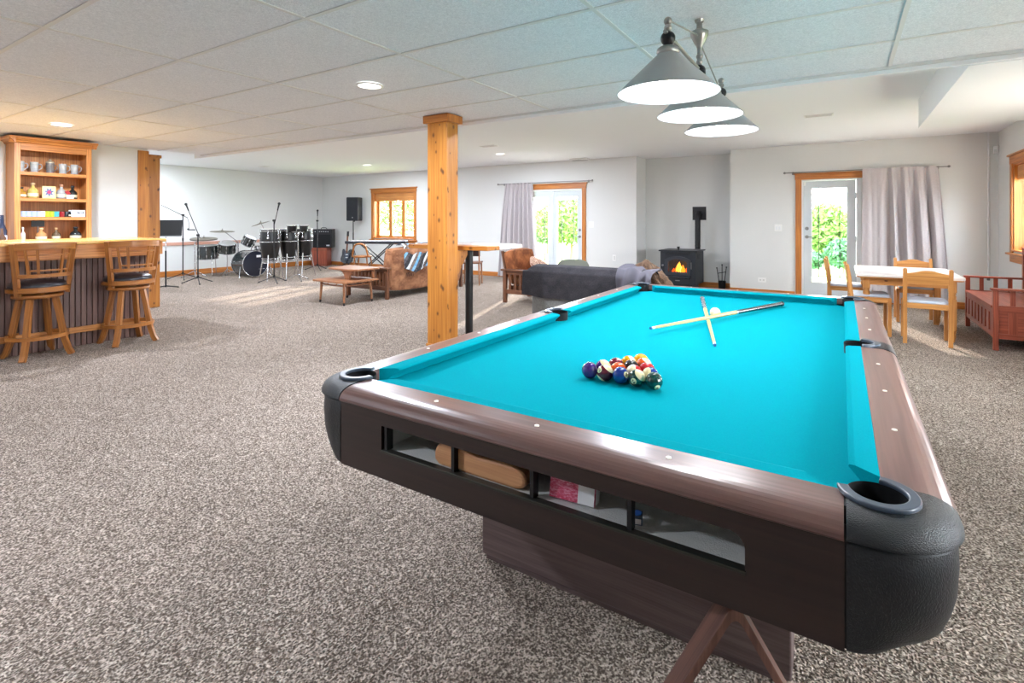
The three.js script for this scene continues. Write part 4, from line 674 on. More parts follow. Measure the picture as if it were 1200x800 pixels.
cymbal('ride cymbal on a stand above the toms', [-12.2, -6.62], [-12.22, 1.04, -6.27], 0.25, [0.03, -0.06]); cymbal('hi-hat cymbals on a stand by the wall', [-12.5, -5.82], [-12.56, 0.88, -6.04], 0.27, [0.06, -0.1], true); cymbal('crash cymbal tilted on a boom behind the congas', [-11.8, -7.15], [-11.45, 1.22, -6.72], 0.2, [0.25, 0.22]);
{ const o = thing('drum_throne', 'black round drum stool behind the kit', 'stool', [-12.15, 0, -6.95]); mesh('seat', lathe([[0.001, 0.5], [0.14, 0.5], [0.16, 0.515], [0.16, 0.555], [0.13, 0.575], [0.001, 0.58]], 30), MAT.black, o); tripodLegs(o, 0.2, 0.22, MAT.chrome); mesh('post', cyl(0.016, 0.016, 0.32, 0, 0.35, 0, 12), MAT.chrome, o); }
const CONGA = new THREE.MeshPhysicalMaterial({ color: col('#08090b'), roughness: 0.3, clearcoat: 0.25, clearcoatRoughness: 0.1 });
function conga(label, x, z, r, y0 = 0.42, y1 = 1.11) {
  const o = thing('conga_drum', label, 'drum', [x, 0, z], 0.3, 'congas'), h = y1 - y0, ym = y0 + h * 0.6;
  mesh('shell', lathe([[r * 0.72, y0], [r * 0.8, y0 + h * 0.12], [r * 1.02, y0 + h * 0.45], [r * 1.08, ym], [r * 1.04, y0 + h * 0.78], [r * 0.98, y1]], 40), CONGA, o);
  mesh('head', lathe([[0.001, y1 + 0.006], [r * 0.9, y1 + 0.004], [r, y1 - 0.006]], 36), M('#e2ddd0', 0.6), o);
  mesh('rim', [torus(r + 0.006, 0.011, 0, y1 - 0.012, 0), torus(r + 0.008, 0.007, 0, y1 - 0.05, 0)], MAT.chrome, o);
  mesh('belly_band', torus(r * 1.085, 0.009, 0, ym, 0), MAT.chrome, o); mesh('base_band', torus(r * 0.73, 0.009, 0, y0 + 0.012, 0), MAT.chrome, o);
  for (let k = 0; k < 6; k++) { const a = k / 6 * 6.2832, c = Math.cos(a), d = Math.sin(a); const l = mesh('lug', [rod([c * (r + 0.012), y1 - 0.02, d * (r + 0.012)], [c * (r * 1.08 + 0.01), y1 - 0.19, d * (r * 1.08 + 0.01)], 0.006), box(0.035, 0.045, 0.035, c * (r * 1.06 + 0.006), y1 - 0.19, d * (r * 1.06 + 0.006), 0.01)], MAT.chrome, o); }
  mesh('basket', [torus(r * 0.8, 0.008, 0, y0 - 0.03, 0), torus(r * 0.9, 0.008, 0, y0 + 0.06, 0)], MAT.chrome, o);
  for (const a of [60, 180, 300]) mesh('stand_leg', [rod([r * 0.92 * Math.cos(R(a)), y0 + 0.14, r * 0.92 * Math.sin(R(a))], [r * 1.5 * Math.cos(R(a)), 0.012, r * 1.5 * Math.sin(R(a))], 0.011)], MAT.chrome, o);
}
conga('black conga with chrome bands behind the tall microphone stand', -10.5, -6.37, 0.185); conga('black conga with chrome bands between the other two congas', -10.52, -6.80, 0.165); conga('black conga with chrome bands nearest the guitar amplifier', -10.55, -7.20, 0.175);
{ const o = thing('percussion_stand', 'slim chrome percussion stand among the congas', 'stand', [-10.05, 0, -6.72]); tripodLegs(o, 0.14, 0.27, MAT.chrome); mesh('pole', cyl(0.012, 0.012, 0.9, 0, 0.58, 0, 12), MAT.chrome, o); mesh('mount', [box(0.05, 0.04, 0.05, 0, 1.02, 0, 0.008), rod([-0.12, 1.04, 0.07], [0.12, 1.04, -0.07], 0.008)], MAT.chrome, o);
  for (const s of [-1, 1]) { const b = thing('bongo_drum', s < 0 ? 'small chrome rimmed bongo on the percussion stand, the wider of the pair' : 'small chrome rimmed bongo on the percussion stand, the narrower of the pair', 'drum', [-10.05 + s * 0.11, 1.05, -6.72 - s * 0.065]); const r = s < 0 ? 0.1 : 0.085; mesh('shell', lathe([[r * 0.85, 0], [r, 0.07], [r * 1.02, 0.14]], 26), CONGA, b); mesh('rim', torus(r + 0.008, 0.01, 0, 0.13, 0), MAT.chrome, b); mesh('head', cyl(r, r, 0.006, 0, 0.142, 0, 26), M('#e2ddd0', 0.6), b); } }
{ // amplifier on a wooden chest
  const c = thing('wooden_chest', 'reddish wooden pedestal chest under the guitar amplifier', 'chest', [-12.77, 0, -9.27], 0.5472); mesh('body', metric(span(-0.22, 0.22, 0.0, 0.49, -0.17, 0.17, 0.008), 1), MAT.mahogany, c); mesh('top', span(-0.235, 0.235, 0.49, 0.51, -0.185, 0.185, 0.006), MAT.mahogany, c); mesh('panel_line', [span(-0.2, 0.2, 0.03, 0.045, 0.1695, 0.173), span(-0.2, 0.2, 0.44, 0.455, 0.1695, 0.173)], MAT.mission, c);
  const a = thing('guitar_amplifier', 'black guitar amplifier on the reddish chest', 'amplifier', [-12.7, 0.511, -9.3], 0.5472); mesh('cabinet', span(-0.27, 0.27, 0.0, 0.53, -0.14, 0.12, 0.015), MAT.black, a); mesh('grille', span(-0.24, 0.24, 0.03, 0.38, 0.119, 0.126, 0.004), M('#17181c', 0.9), a); mesh('control_panel', span(-0.24, 0.24, 0.41, 0.5, 0.119, 0.128, 0.004), M('#2a2b2f', 0.4, 0.5), a);
  for (let k = 0; k < 7; k++) mesh('knob', cyl(0.011, 0.01, 0.014, -0.19 + k * 0.06, 0.455, 0.134, 12, [Math.PI / 2, 0, 0]), MAT.chrome, a); mesh('badge', span(0.12, 0.21, 0.05, 0.085, 0.126, 0.129), M('#c9ccd2', 0.4), a); mesh('carry_handle', tube([[-0.09, 0.528, 0], [-0.06, 0.56, 0], [0.06, 0.56, 0], [0.09, 0.528, 0]], 0.009), MAT.black, a);
}
{ const s = thing('speaker_stand', 'black tripod speaker stand beside the wood framed window', 'speaker stand', [-11.45, 0, -9.3]); tripodLegs(s, 0.55, 0.24, MAT.black); mesh('pole', [cyl(0.018, 0.018, 0.7, 0, 0.6, 0, 14), cyl(0.014, 0.014, 0.5, 0, 1.05, 0, 14)], MAT.black, s);
  const b = thing('loudspeaker', 'black loudspeaker raised on the tripod stand', 'loudspeaker', [-11.45, 1.275, -9.33], 0.45); mesh('cabinet', span(-0.17, 0.17, 0, 0.64, -0.15, 0.12, 0.02), MAT.black, b); mesh('grille', span(-0.155, 0.155, 0.02, 0.62, 0.118, 0.13, 0.006), M('#1d2026', 0.85), b); mesh('emblem', cyl(0.018, 0.018, 0.003, 0.01, 0.09, 0.131, 16, [Math.PI / 2, 0, 0]), MAT.brushed, b); mesh('pole_socket', cyl(0.024, 0.024, 0.03, 0, -0.012, 0, 14), MAT.black, b); }
{ // keyboard on a crossed stand, parallel to the camera's right
  const P = [-9.89, 0, -8.75], k = thing('keyboard_stand', 'black crossed keyboard stand before the wood framed window', 'keyboard stand', P, 0.5472);
  for (const z of [-0.13, 0.13]) for (const s of [-1, 1]) mesh('leg', rod([s * -0.38, 0.02, z], [s * 0.36, 0.7, z], 0.014), MAT.black, k);
  for (const s of [-1, 1]) { mesh('crossbar', rod([s * 0.36, 0.7, -0.16], [s * 0.36, 0.7, 0.16], 0.014), MAT.black, k); mesh('foot', rod([s * 0.38, 0.02, -0.2], [s * 0.38, 0.02, 0.2], 0.014), MAT.black, k); }
  const b = thing('keyboard', 'long electronic keyboard on the crossed stand', 'keyboard', [P[0], 0.716, P[2]], 0.5472); mesh('case', span(-0.74, 0.74, 0, 0.07, -0.15, 0.17, 0.012), M('#23252b', 0.4), b); mesh('control_strip', span(-0.72, 0.72, 0.0695, 0.076, -0.14, 0.0, 0.003), M('#8f95a4', 0.35, 0.3), b); mesh('key_bed', span(-0.66, 0.7, 0.06, 0.066, 0.02, 0.165), MAT.black, b);
  for (let i = 0; i < 45; i++) mesh('white_key', span(-0.655 + i * 0.03, -0.6265 + i * 0.03, 0.065, 0.078, 0.022, 0.164, 0.001), MAT.white, b);
  for (let i = 0; i < 44; i++) if (![2, 6].includes(i % 7)) mesh('black_key', span(-0.632 + i * 0.03, -0.62 + i * 0.03, 0.076, 0.087, 0.022, 0.11), MAT.black, b);
  tag(mesh('display', span(-0.12, 0.06, 0.0755, 0.08, -0.12, -0.03), M('#7b8fd0', 0.25), b), 'pale blue display'); mesh('speaker_grille', span(0.35, 0.68, 0.0755, 0.079, -0.12, -0.03), M('#565b66', 0.6), b);
}
{ const c = thing('bentwood_chair', 'light brown bentwood chair with an arched back at the keyboard', 'chair', [-9.95, 0, -8.36], 0.5472), w = MAT.stool;
  mesh('back_hoop', tube([[-0.19, 0.42, 0.18], [-0.165, 0.55, 0.2], [-0.125, 0.68, 0.215], [-0.07, 0.722, 0.22], [0.07, 0.722, 0.22], [0.125, 0.68, 0.215], [0.165, 0.55, 0.2], [0.19, 0.42, 0.18]], 0.021, 10), w, c);
  mesh('seat', lathe([[0.001, 0.4], [0.2, 0.4], [0.215, 0.41], [0.215, 0.43], [0.2, 0.44], [0.001, 0.436]], 32), w, c);
  for (const [x, z] of [[-0.14, 0.14], [0.14, 0.14], [-0.14, -0.14], [0.14, -0.14]]) mesh('leg', rod([x, 0.405, z], [x * 1.35, 0, z * 1.35], 0.017, 0.014), w, c); mesh('leg_ring', torus(0.19, 0.008, 0, 0.22, 0), w, c); }
{ const g = thing('electric_guitar', 'dark blue electric guitar propped upright by the keyboard', 'guitar', [-11.62, 0, -9.22], 0.5472), s = new THREE.Shape();
  s.moveTo(0, 0.02); s.bezierCurveTo(-0.13, 0.0, -0.19, 0.1, -0.15, 0.19); s.bezierCurveTo(-0.12, 0.24, -0.14, 0.29, -0.13, 0.35); s.bezierCurveTo(-0.12, 0.42, -0.08, 0.41, -0.06, 0.36); s.lineTo(-0.03, 0.33); s.lineTo(0.03, 0.33); s.bezierCurveTo(0.06, 0.4, 0.13, 0.42, 0.13, 0.34); s.bezierCurveTo(0.13, 0.29, 0.12, 0.24, 0.15, 0.19); s.bezierCurveTo(0.19, 0.1, 0.13, 0.0, 0, 0.02);
  const lean = -0.12, body = mesh('body', extrude(s, 0.03, 0.006).translate(0, 0.1, 0).rotateX(lean), M('#161c28', 0.2, 0, { clearcoat: 0.8 }), g); mesh('pickguard', extrude(roundRect(-0.06, 0.1, 0.07, 0.3, 0.03), 0.003).translate(0, 0.1, 0.036).rotateX(lean), M('#3c4654', 0.3), body); for (const y of [0.17, 0.25]) mesh('pickup', box(0.07, 0.022, 0.008, 0, 0.1 + y, 0.042, 0.003).rotateX(lean), MAT.chrome, body);
  mesh('neck', [box(0.045, 0.46, 0.02, 0, 0.63, 0.035, 0.005).rotateX(lean)], MAT.mission, g); mesh('headstock', box(0.065, 0.14, 0.016, 0.005, 0.92, 0.03, 0.006).rotateX(lean), MAT.black, g);
  const st = thing('guitar_stand', 'black tubular stand holding the dark blue guitar', 'guitar stand', [-11.62, 0, -9.22], 0.5472); mesh('frame', [rod([0, 0.12, -0.06], [0, 0.36, -0.1], 0.009), rod([0, 0.14, -0.06], [-0.16, 0.01, 0.12], 0.009), rod([0, 0.14, -0.06], [0.16, 0.01, 0.12], 0.009), rod([0, 0.14, -0.06], [0, 0.01, -0.22], 0.009)], MAT.black, st); mesh('cradle', rod([-0.1, 0.105, 0.03], [0.1, 0.105, 0.03], 0.009), MAT.black, st); }
// ---------------------------------------------------------------- seating area
function slatArm(o, len, z, h, footX0, footX1, wood, armW = 0.1) {   // slatted end panel in the x-y plane at z
  for (const x of [footX0, footX1]) mesh('leg', metric(span(x - 0.03, x + 0.03, 0, h - 0.03, z - 0.025, z + 0.025, 0.005), 1), wood, o);
  mesh('arm_rest', span(footX0 - 0.06, footX1 + 0.05, h - 0.03, h, z - armW / 2, z + armW / 2, 0.008), wood, o);
  mesh('lower_rail', span(footX0 + 0.03, footX1 - 0.03, 0.14, 0.21, z - 0.012, z + 0.012, 0.004), wood, o); mesh('upper_rail', span(footX0 + 0.03, footX1 - 0.03, h - 0.085, h - 0.03, z - 0.012, z + 0.012, 0.004), wood, o);
  const n = Math.floor((footX1 - footX0) / 0.085); for (let i = 1; i < n; i++) { const x = lerp(footX0, footX1, i / n); mesh('slat', metric(span(x - 0.02, x + 0.02, 0.21, h - 0.085, z - 0.008, z + 0.008), 1), wood, o); }
}
const suede = dataTex(256, 256, (u, v) => { const n = 0.5 * pn(u * 9, v * 7, 9, 7, 71) + 0.3 * pn(u * 30, v * 24, 30, 24, 72) + 0.2 * pn(u * 110, v * 110, 110, 110, 73); return mixc([120, 76, 50], [188, 134, 96], clamp((n - 0.25) * 1.7)); }, 0.9, 0.9);
const SUEDE = new THREE.MeshPhysicalMaterial({ map: suede, bumpMap: suede, bumpScale: 0.003, roughness: 0.95, sheen: 0.4, sheenColor: col('#c9a080') });
{ // brown futon, back turned to the pool table, seat facing the stage
  const o = thing('futon_sofa', 'brown suede futon sofa with dark slatted wooden arms', 'sofa', [-6.88, 0, -6.82]);
  slatArm(o, 0.98, 0.94, 0.52, -0.48, 0.47, MAT.mission); slatArm(o, 0.98, -0.94, 0.52, -0.48, 0.47, MAT.mission);
  mesh('seat_frame', [span(-0.42, 0.4, 0.2, 0.27, -0.9, 0.9, 0.006)], MAT.mission, o);
  mesh('seat_cushion', cushion(0.86, 0.2, 1.8, -0.04, 0.37, 0, 0.16), SUEDE, o);
  mesh('back_cushion', cushion(0.2, 0.74, 1.82, 0.42, 0.48, 0, 0.1, [0, 0, -0.1]), SUEDE, o);
  mesh('back_slip', cushion(0.05, 0.62, 1.78, 0.5, 0.42, 0, 0.1, [0, 0, -0.06]), SUEDE, o);
  const knit = dataTex(128, 128, (u, v) => { const s = (u * 3 + v * 1.2) % 1, n = pn(u * 30, v * 30, 30, 30, 75); return s < 0.24 ? mixc([36, 36, 40], [60, 58, 58], n) : s < 0.42 ? mixc([196, 206, 214], [226, 230, 232], n) : s < 0.62 ? mixc([96, 84, 78], [140, 124, 112], n) : s < 0.8 ? mixc([90, 150, 196], [150, 196, 220], n) : mixc([58, 56, 62], [104, 98, 100], n); }, 1, 1);
  const b = thing('throw_blanket', 'patterned black, white and blue blanket draped over the futon back', 'blanket', [-6.88, 0, -6.82]);
  mesh('cloth', sheet(20, 30, (u, v) => { const z = lerp(0.62, -0.35, u) - v * 0.06 * (u - 0.5), sgn = v * 1.05, drop = 0.46 - 0.34 * Math.abs(u - 0.25); const over = 0.24; if (sgn < over) { const t = sgn / over; return V(lerp(0.34, 0.49, t), 0.872 + 0.022 * Math.sin(Math.PI * t), z); } const t = (sgn - over) / (1.05 - over); return V(0.525 + 0.012 * Math.sin(u * 23) * t - 0.0 + 0.05 * t, 0.865 - drop * t, z); }, 0.008), new THREE.MeshPhysicalMaterial({ map: knit, roughness: 1 }), b);
  mesh('fringe', Array.from({ length: 16 }, (_, i) => rod([0.575, 0.41 + 0.005 * (i % 3) + (i > 4 ? 0.02 * (i - 4) : 0), 0.6 - i * 0.035], [0.583, 0.35 + (i > 4 ? 0.02 * (i - 4) : 0), 0.6 - i * 0.035], 0.007, 0.003, 6)), M('#1f1f24', 1), b);
}
{ // two tier end table
  const o = thing('tiered_side_table', 'two tier teak side table with tapered legs beside the futon', 'side table', [-6.8, 0, -5.38], -0.03), w = MAT.teak;
  for (const [x, z] of [[0.32, 0.27], [-0.32, 0.24], [0.32, -0.25], [-0.34, -0.28]]) { const l = mesh('leg', rod([x * 0.93, 0.345, z * 0.93], [x, 0.0, z], 0.024, 0.014, 12), w, o); mesh('brass_tip', rod([x * 0.99, 0.04, z * 0.99], [x, 0, z], 0.0165, 0.0145, 12), MAT.black, l); }
  mesh('lower_top', metric(extrude(roundRect(-0.4, -0.34, 0.4, 0.34, 0.06), 0.02, 0.004).rotateX(-Math.PI / 2).translate(0, 0.345, 0), 0), w, o);
  mesh('stretcher', [rod([-0.3, 0.29, 0.23], [0.3, 0.29, 0.25], 0.012), rod([0.3, 0.29, 0.25], [0.3, 0.29, -0.24], 0.012), rod([-0.12, 0.29, 0.235], [-0.12, 0.345, 0.235], 0.01), rod([0.1, 0.29, 0.242], [0.1, 0.345, 0.242], 0.01)], w, o);
  mesh('upper_top', metric(extrude((() => { const s = new THREE.Shape(); s.moveTo(-0.36, -0.33); s.lineTo(0.36, -0.33); s.quadraticCurveTo(0.4, -0.33, 0.4, -0.27); s.lineTo(0.38, 0.1); s.quadraticCurveTo(0.2, 0.2, -0.3, 0.12); s.quadraticCurveTo(-0.38, 0.05, -0.36, -0.33); return s; })(), 0.018, 0.004).rotateX(Math.PI / 2).translate(0, 0.535, -0.02), 0), w, o);
  mesh('curved_support', metric(extrude((() => { const s = new THREE.Shape(); s.moveTo(-0.06, 0.37); s.lineTo(0.05, 0.37); s.quadraticCurveTo(0.06, 0.45, 0.14, 0.51); s.lineTo(-0.16, 0.51); s.quadraticCurveTo(-0.06, 0.46, -0.06, 0.37); return s; })(), 0.02).translate(0.12, 0, 0.05), 1), w, o);
  for (const s of [-1, 1]) mesh('upright', span(s * 0.3, s * 0.33, 0.37, 0.515, -0.3, -0.26), w, o);
}
{ // small dark chair by the back wall
  const o = thing('side_chair', 'small wooden chair with a dark back near the double doors', 'chair', [-6.45, 0, -8.15], 0.5); for (const [x, z] of [[-0.17, 0.16], [0.17, 0.16], [-0.17, -0.16], [0.17, -0.16]]) mesh('leg', rod([x, 0.43, z], [x * 1.08, 0, z * 1.08], 0.018, 0.014), MAT.teak, o);
  mesh('seat', span(-0.2, 0.2, 0.43, 0.46, -0.19, 0.19, 0.01), MAT.mission, o); for (const x of [-0.18, 0.18]) mesh('back_post', rod([x, 0.45, 0.17], [x, 0.72, 0.21], 0.014), MAT.teak, o); mesh('backrest', box(0.4, 0.16, 0.02, 0, 0.66, 0.2, 0.008, [0.12, 0, 0]), M('#2b1512', 0.4), o); }
{ // mission chair facing right
  const o = thing('mission_chair', 'slatted dark wood armchair with tan suede cushions by the patio doors', 'armchair', [-4.2, 0, -7.02]);
  slatArm(o, 0.8, 0.36, 0.53, -0.4, 0.36, MAT.mission); slatArm(o, 0.8, -0.36, 0.53, -0.4, 0.36, MAT.mission);
  mesh('seat_frame', span(-0.36, 0.36, 0.2, 0.27, -0.33, 0.33, 0.005), MAT.mission, o); mesh('seat_cushion', cushion(0.72, 0.16, 0.66, 0.02, 0.35, 0, 0.2), SUEDE, o);
  const tan = SUEDE.clone(); tan.color = col('#ffe2c4'); mesh('back_cushion', cushion(0.17, 0.56, 0.66, -0.33, 0.56, 0, 0.14, [0, 0, 0.22]), tan, o);
  for (const z of [-0.3, 0.3]) mesh('back_post', metric(box(0.03, 0.42, 0.05, -0.45, 0.6, z, 0.004, [0, 0, 0.22]), 1), MAT.mission, o); mesh('back_rail', box(0.025, 0.07, 0.62, -0.48, 0.76, 0, 0.004, [0, 0, 0.22]), MAT.mission, o);
  const sw = dataTex(128, 128, (u, v) => { const a = pn(u * 7 + pn(v * 5, u * 5, 5, 5, 81), v * 7, 7, 7, 82), k = Math.abs(Math.sin(a * 14)); return mixc([120, 66, 52], [214, 186, 164], k); }, 0.5, 0.5);
  tag(mesh('throw_pillow', cushion(0.4, 0.13, 0.4, 0, 0, 0, 0.75), new THREE.MeshPhysicalMaterial({ map: sw, roughness: 0.95 })), 'swirl patterned brown and cream pillow on the slatted armchair', 'pillow').position.set(-4.1, 0.575, -6.93); scene.children.at(-1).rotation.set(0.45, 0.5, -0.75);
}
{ // grey sofa seen from behind
  const gt = dataTex(256, 256, (u, v) => { const n = 0.6 * pn(u * 120, v * 120, 120, 120, 83) + 0.4 * hash(Math.floor(u * 256), Math.floor(v * 256), 84); return mixc([92, 92, 90], [150, 149, 145], n); }, 0.5, 0.5), GREY = new THREE.MeshPhysicalMaterial({ map: gt, bumpMap: gt, bumpScale: 0.002, roughness: 1 });
  const o = thing('grey_sofa', 'low grey fabric sofa turned away from the pool table', 'sofa', [-2.3, 0, -5.36]);
  mesh('base', span(-0.72, 0.6, 0.06, 0.44, -0.4, 0.38, 0.03), GREY, o); mesh('backrest', cushion(1.32, 0.74, 0.26, -0.06, 0.39, 0.27, 0.08), GREY, o);
  for (const s of [-1, 1]) mesh('arm_rest', cushion(0.2, 0.5, 0.84, -0.06 + s * 0.6, 0.33, -0.02, 0.1), GREY, o); mesh('seat_cushion', cushion(1.2, 0.18, 0.62, 0.04, 0.5, -0.12, 0.2), GREY, o);
  for (const [x, z] of [[-0.66, 0.3], [0.54, 0.3], [-0.66, -0.36], [0.54, -0.36]]) mesh('foot', cyl(0.022, 0.03, 0.07, x, 0.035, z, 14), MAT.black, o);
  const ct = dataTex(256, 256, (u, v) => { const n = 0.6 * pn(u * 70, v * 90, 70, 90, 85) + 0.4 * pn(u * 9, v * 9, 9, 9, 86); return mixc([24, 23, 26], [62, 58, 62], n); }, 0.5, 0.5), CH = new THREE.MeshPhysicalMaterial({ map: ct, bumpMap: ct, bumpScale: 0.003, roughness: 1, sheen: 0.15, sheenColor: col('#8d879a') });
  const b = thing('sofa_throw', 'charcoal plush throw covering the grey sofa back', 'blanket', [-2.3, 0, -5.36]);
  const sec = [[0.02, 0.62], [0.06, 0.72], [0.14, 0.775], [0.27, 0.79], [0.37, 0.775], [0.425, 0.72], [0.438, 0.62], [0.442, 0.52], [0.445, 0.42]];
  mesh('cloth', sheet(60, 48, (u, v) => { const f = v * (sec.length - 1), i = Math.min(sec.length - 2, Math.floor(f)), t = f - i, q = [lerp(sec[i][0], sec[i + 1][0], t), lerp(sec[i][1], sec[i + 1][1], t)]; const x = lerp(-0.84, 0.62, u), e = smooth(clamp((u - 0.0) / 0.06)), low = v > 0.6 ? (v - 0.6) / 0.4 : 0; const p = V(x - (1 - e) * 0.02, lerp(0.62, 1, 1) * q[1] - (1 - e) * 0.06 * (v < 0.6 ? 1 : 0) - low * (0.05 * u - 0.03) + 0.006 * Math.sin(x * 14) * low, q[0] + 0.008 * Math.sin(x * 11 + v * 3) * low); p.u = x; p.v = v; return p; }, 0.012), CH, b);
  const l = thing('lilac_blanket', 'crumpled pale lilac blanket at the end of the grey sofa back', 'blanket', [-2.3, 0, -5.36]);
  mesh('cloth', sheet(40, 36, (u, v) => { const x = lerp(0.3, 0.66, u) + 0.05 * v * Math.sin(u * 3), k = v; const z = lerp(0.1, 0.47, smooth(clamp(k * 1.5))) + 0.03 * Math.sin(u * 19 + v * 4) * k, y = 0.815 - 0.38 * Math.max(0, k - 0.5) * 2 * (0.7 + 0.3 * Math.sin(u * 5)) - 0.04 * u + 0.018 * Math.sin(u * 13 + v * 7); const p = V(x, y, z); p.u = x; p.v = v; return p; }, 0.012), M('#57545c', 0.95, 0, { sheen: 0.3, sheenColor: col('#b8b2c4') }), l);
  const fur = dataTex(128, 128, (u, v) => { const n = pn(u * 12, v * 40, 12, 40, 87) * 0.6 + pn(u * 50, v * 90, 50, 90, 88) * 0.4; return mixc([40, 27, 20], [128, 96, 70], n); }, 0.3, 0.3);
  const f = thing('fur_throw', 'brown fur throw heaped on the grey sofa arm', 'blanket', [-2.3, 0, -5.36]);
  mesh('heap', (() => { const g = new THREE.SphereGeometry(1, 48, 32), p = g.attributes.position; for (let i = 0; i < p.count; i++) { const d = V(p.getX(i), p.getY(i), p.getZ(i)), k = 1 + 0.16 * Math.sin(d.x * 6 + 1) * Math.sin(d.z * 5) + 0.1 * Math.sin(d.y * 9 + d.x * 7) + 0.05 * (hash(i, 3, 5) - 0.5); p.setXYZ(i, 0.52 + d.x * 0.25 * k, 0.635 + d.y * (0.18 + 0.05 * Math.cos((d.x + 0.4) * 2)) * k - 0.1 * Math.max(0, d.x), 0.06 + d.z * 0.24 * k); } g.computeVertexNormals(); return metric(g); })(), new THREE.MeshPhysicalMaterial({ map: fur, bumpMap: fur, bumpScale: 0.012, roughness: 1, sheen: 0.6, sheenColor: col('#a98a6e') }), f);
  tag(mesh('sofa_pillow', cushion(0.4, 0.12, 0.38, 0, 0, 0, 0.75), M('#55564c', 0.95)), 'grey green pillow peeking over the grey sofa back', 'pillow').position.set(-2.7, 0.67, -5.27); scene.children.at(-1).rotation.set(1.15, 0.1, -0.22);
}
// ---------------------------------------------------------------- stove
{
  const o = thing('pellet_stove', 'black pellet stove with a burning fire behind arched glass', 'stove', [-2.6, 0, -9.28]), IR = M('#2c3036', 0.42, 0.35), dk = M('#14161a', 0.5, 0.3), W = 0.32;
  mesh('pedestal', span(-0.24, 0.24, 0.012, 0.13, -0.55, -0.06, 0.008), IR, o); mesh('base_plate', span(-0.3, 0.3, 0, 0.02, -0.6, 0, 0.006), IR, o);
  const fr = poly([[-W, 0.13], [W, 0.13], [W, 0.725], [-W, 0.725]]), win = (a, b, c, d, k) => { const s = new THREE.Path(); s.moveTo(a, c); s.lineTo(a, d - k); s.quadraticCurveTo((a + b) / 2, d + k * 1.1, b, d - k); s.lineTo(b, c); s.closePath(); return s; };
  fr.holes.push(win(-0.19, 0.19, 0.34, 0.6, 0.05)); mesh('front_plate', extrude(fr, 0.02).translate(0, 0, -0.02), IR, o);
  mesh('body', [span(-W, -W + 0.02, 0.13, 0.725, -0.6, -0.02), span(W - 0.02, W, 0.13, 0.725, -0.6, -0.02), span(-W, W, 0.13, 0.15, -0.6, -0.02), span(-W, W, 0.705, 0.725, -0.6, -0.02), span(-W, W, 0.13, 0.725, -0.6, -0.58)], IR, o);
  mesh('top_plate', span(-W - 0.03, W + 0.03, 0.725, 0.75, -0.63, 0.03, 0.008), IR, o);
  mesh('firebox', [span(-0.25, 0.25, 0.3, 0.31, -0.3, -0.021), span(-0.25, 0.25, 0.31, 0.66, -0.3, -0.29), span(-0.25, -0.24, 0.31, 0.66, -0.3, -0.021), span(0.24, 0.25, 0.31, 0.66, -0.3, -0.021)], dk, o);
  const ds = new THREE.Shape(win(-0.23, 0.23, 0.3, 0.635, 0.06).getPoints(16)); ds.holes.push(win(-0.17, 0.17, 0.355, 0.585, 0.05)); const d = mesh('door', extrude(ds, 0.025, 0.004), M('#3b4048', 0.35, 0.45), o); mesh('door_glass', extrude(new THREE.Shape(win(-0.17, 0.17, 0.355, 0.585, 0.05).getPoints(16)), 0.004).translate(0, 0, 0.006), MAT.glass, d); mesh('door_handle', rod([0.25, 0.42, 0.03], [0.25, 0.54, 0.035], 0.008), MAT.brushed, d); mesh('latch', [ball(0.02, -0.27, 0.47, 0.03), rod([-0.27, 0.47, 0], [-0.27, 0.47, 0.03], 0.007)], MAT.steel, d);
  mesh('louvre', Array.from({ length: 3 }, (_, i) => span(-0.22, 0.22, 0.668 + i * 0.014, 0.675 + i * 0.014, 0, 0.008)), dk, o); mesh('side_vent', Array.from({ length: 4 }, (_, i) => span(W, W + 0.006, 0.6 + i * 0.02, 0.61 + i * 0.02, -0.3, -0.1)), dk, o); mesh('ash_lip', span(-0.24, 0.24, 0.255, 0.275, -0.01, 0.07, 0.006), IR, o); mesh('ash_door', span(-0.2, 0.2, 0.15, 0.245, 0, 0.012, 0.004), IR, o); mesh('badge', span(-0.04, 0.04, 0.195, 0.21, 0.012, 0.015), MAT.brushed, o);
  mesh('lid_knob', [cyl(0.014, 0.014, 0.03, -0.02, 0.765, -0.12, 14), cyl(0.022, 0.026, 0.035, -0.02, 0.795, -0.12, 16)], MAT.black, o);
  const rnd = mulberry(91), FL = [[0, 0.2, 0.05, '#ffb02a', 5], [-0.06, 0.13, 0.04, '#ff7a12', 4], [0.07, 0.15, 0.045, '#ff8a18', 4], [-0.11, 0.08, 0.035, '#ff5408', 3], [0.12, 0.09, 0.04, '#ff5a0a', 3], [0.03, 0.12, 0.04, '#ffd56a', 6], [-0.03, 0.17, 0.035, '#ffc34a', 5]];
  for (const [x, h, r, c, e] of FL) mesh('flame', lathe([[0.001, 0], [r * 0.8, h * 0.08], [r, h * 0.22], [r * 0.75, h * 0.5], [r * 0.3, h * 0.8], [0.001, h]], 14).translate(x, 0.335, -0.13 + (rnd() - 0.5) * 0.08), new THREE.MeshStandardMaterial({ color: 0x000000, emissive: col(c), emissiveIntensity: e * 0.55 }), o);
  mesh('burn_pot', [span(-0.13, 0.13, 0.31, 0.34, -0.2, -0.06, 0.006), ...Array.from({ length: 5 }, (_, i) => rod([-0.11 + i * 0.05, 0.345, -0.18], [-0.08 + i * 0.05, 0.35, -0.07], 0.012))], M('#3a2012', 0.9), o);
  const p = new THREE.PointLight(0xff8a30, 0.25, 0, 2); p.name = 'fire_light'; p.position.set(0, 0.47, -0.04); p.castShadow = true; p.shadow.radius = 1.5; o.add(p);
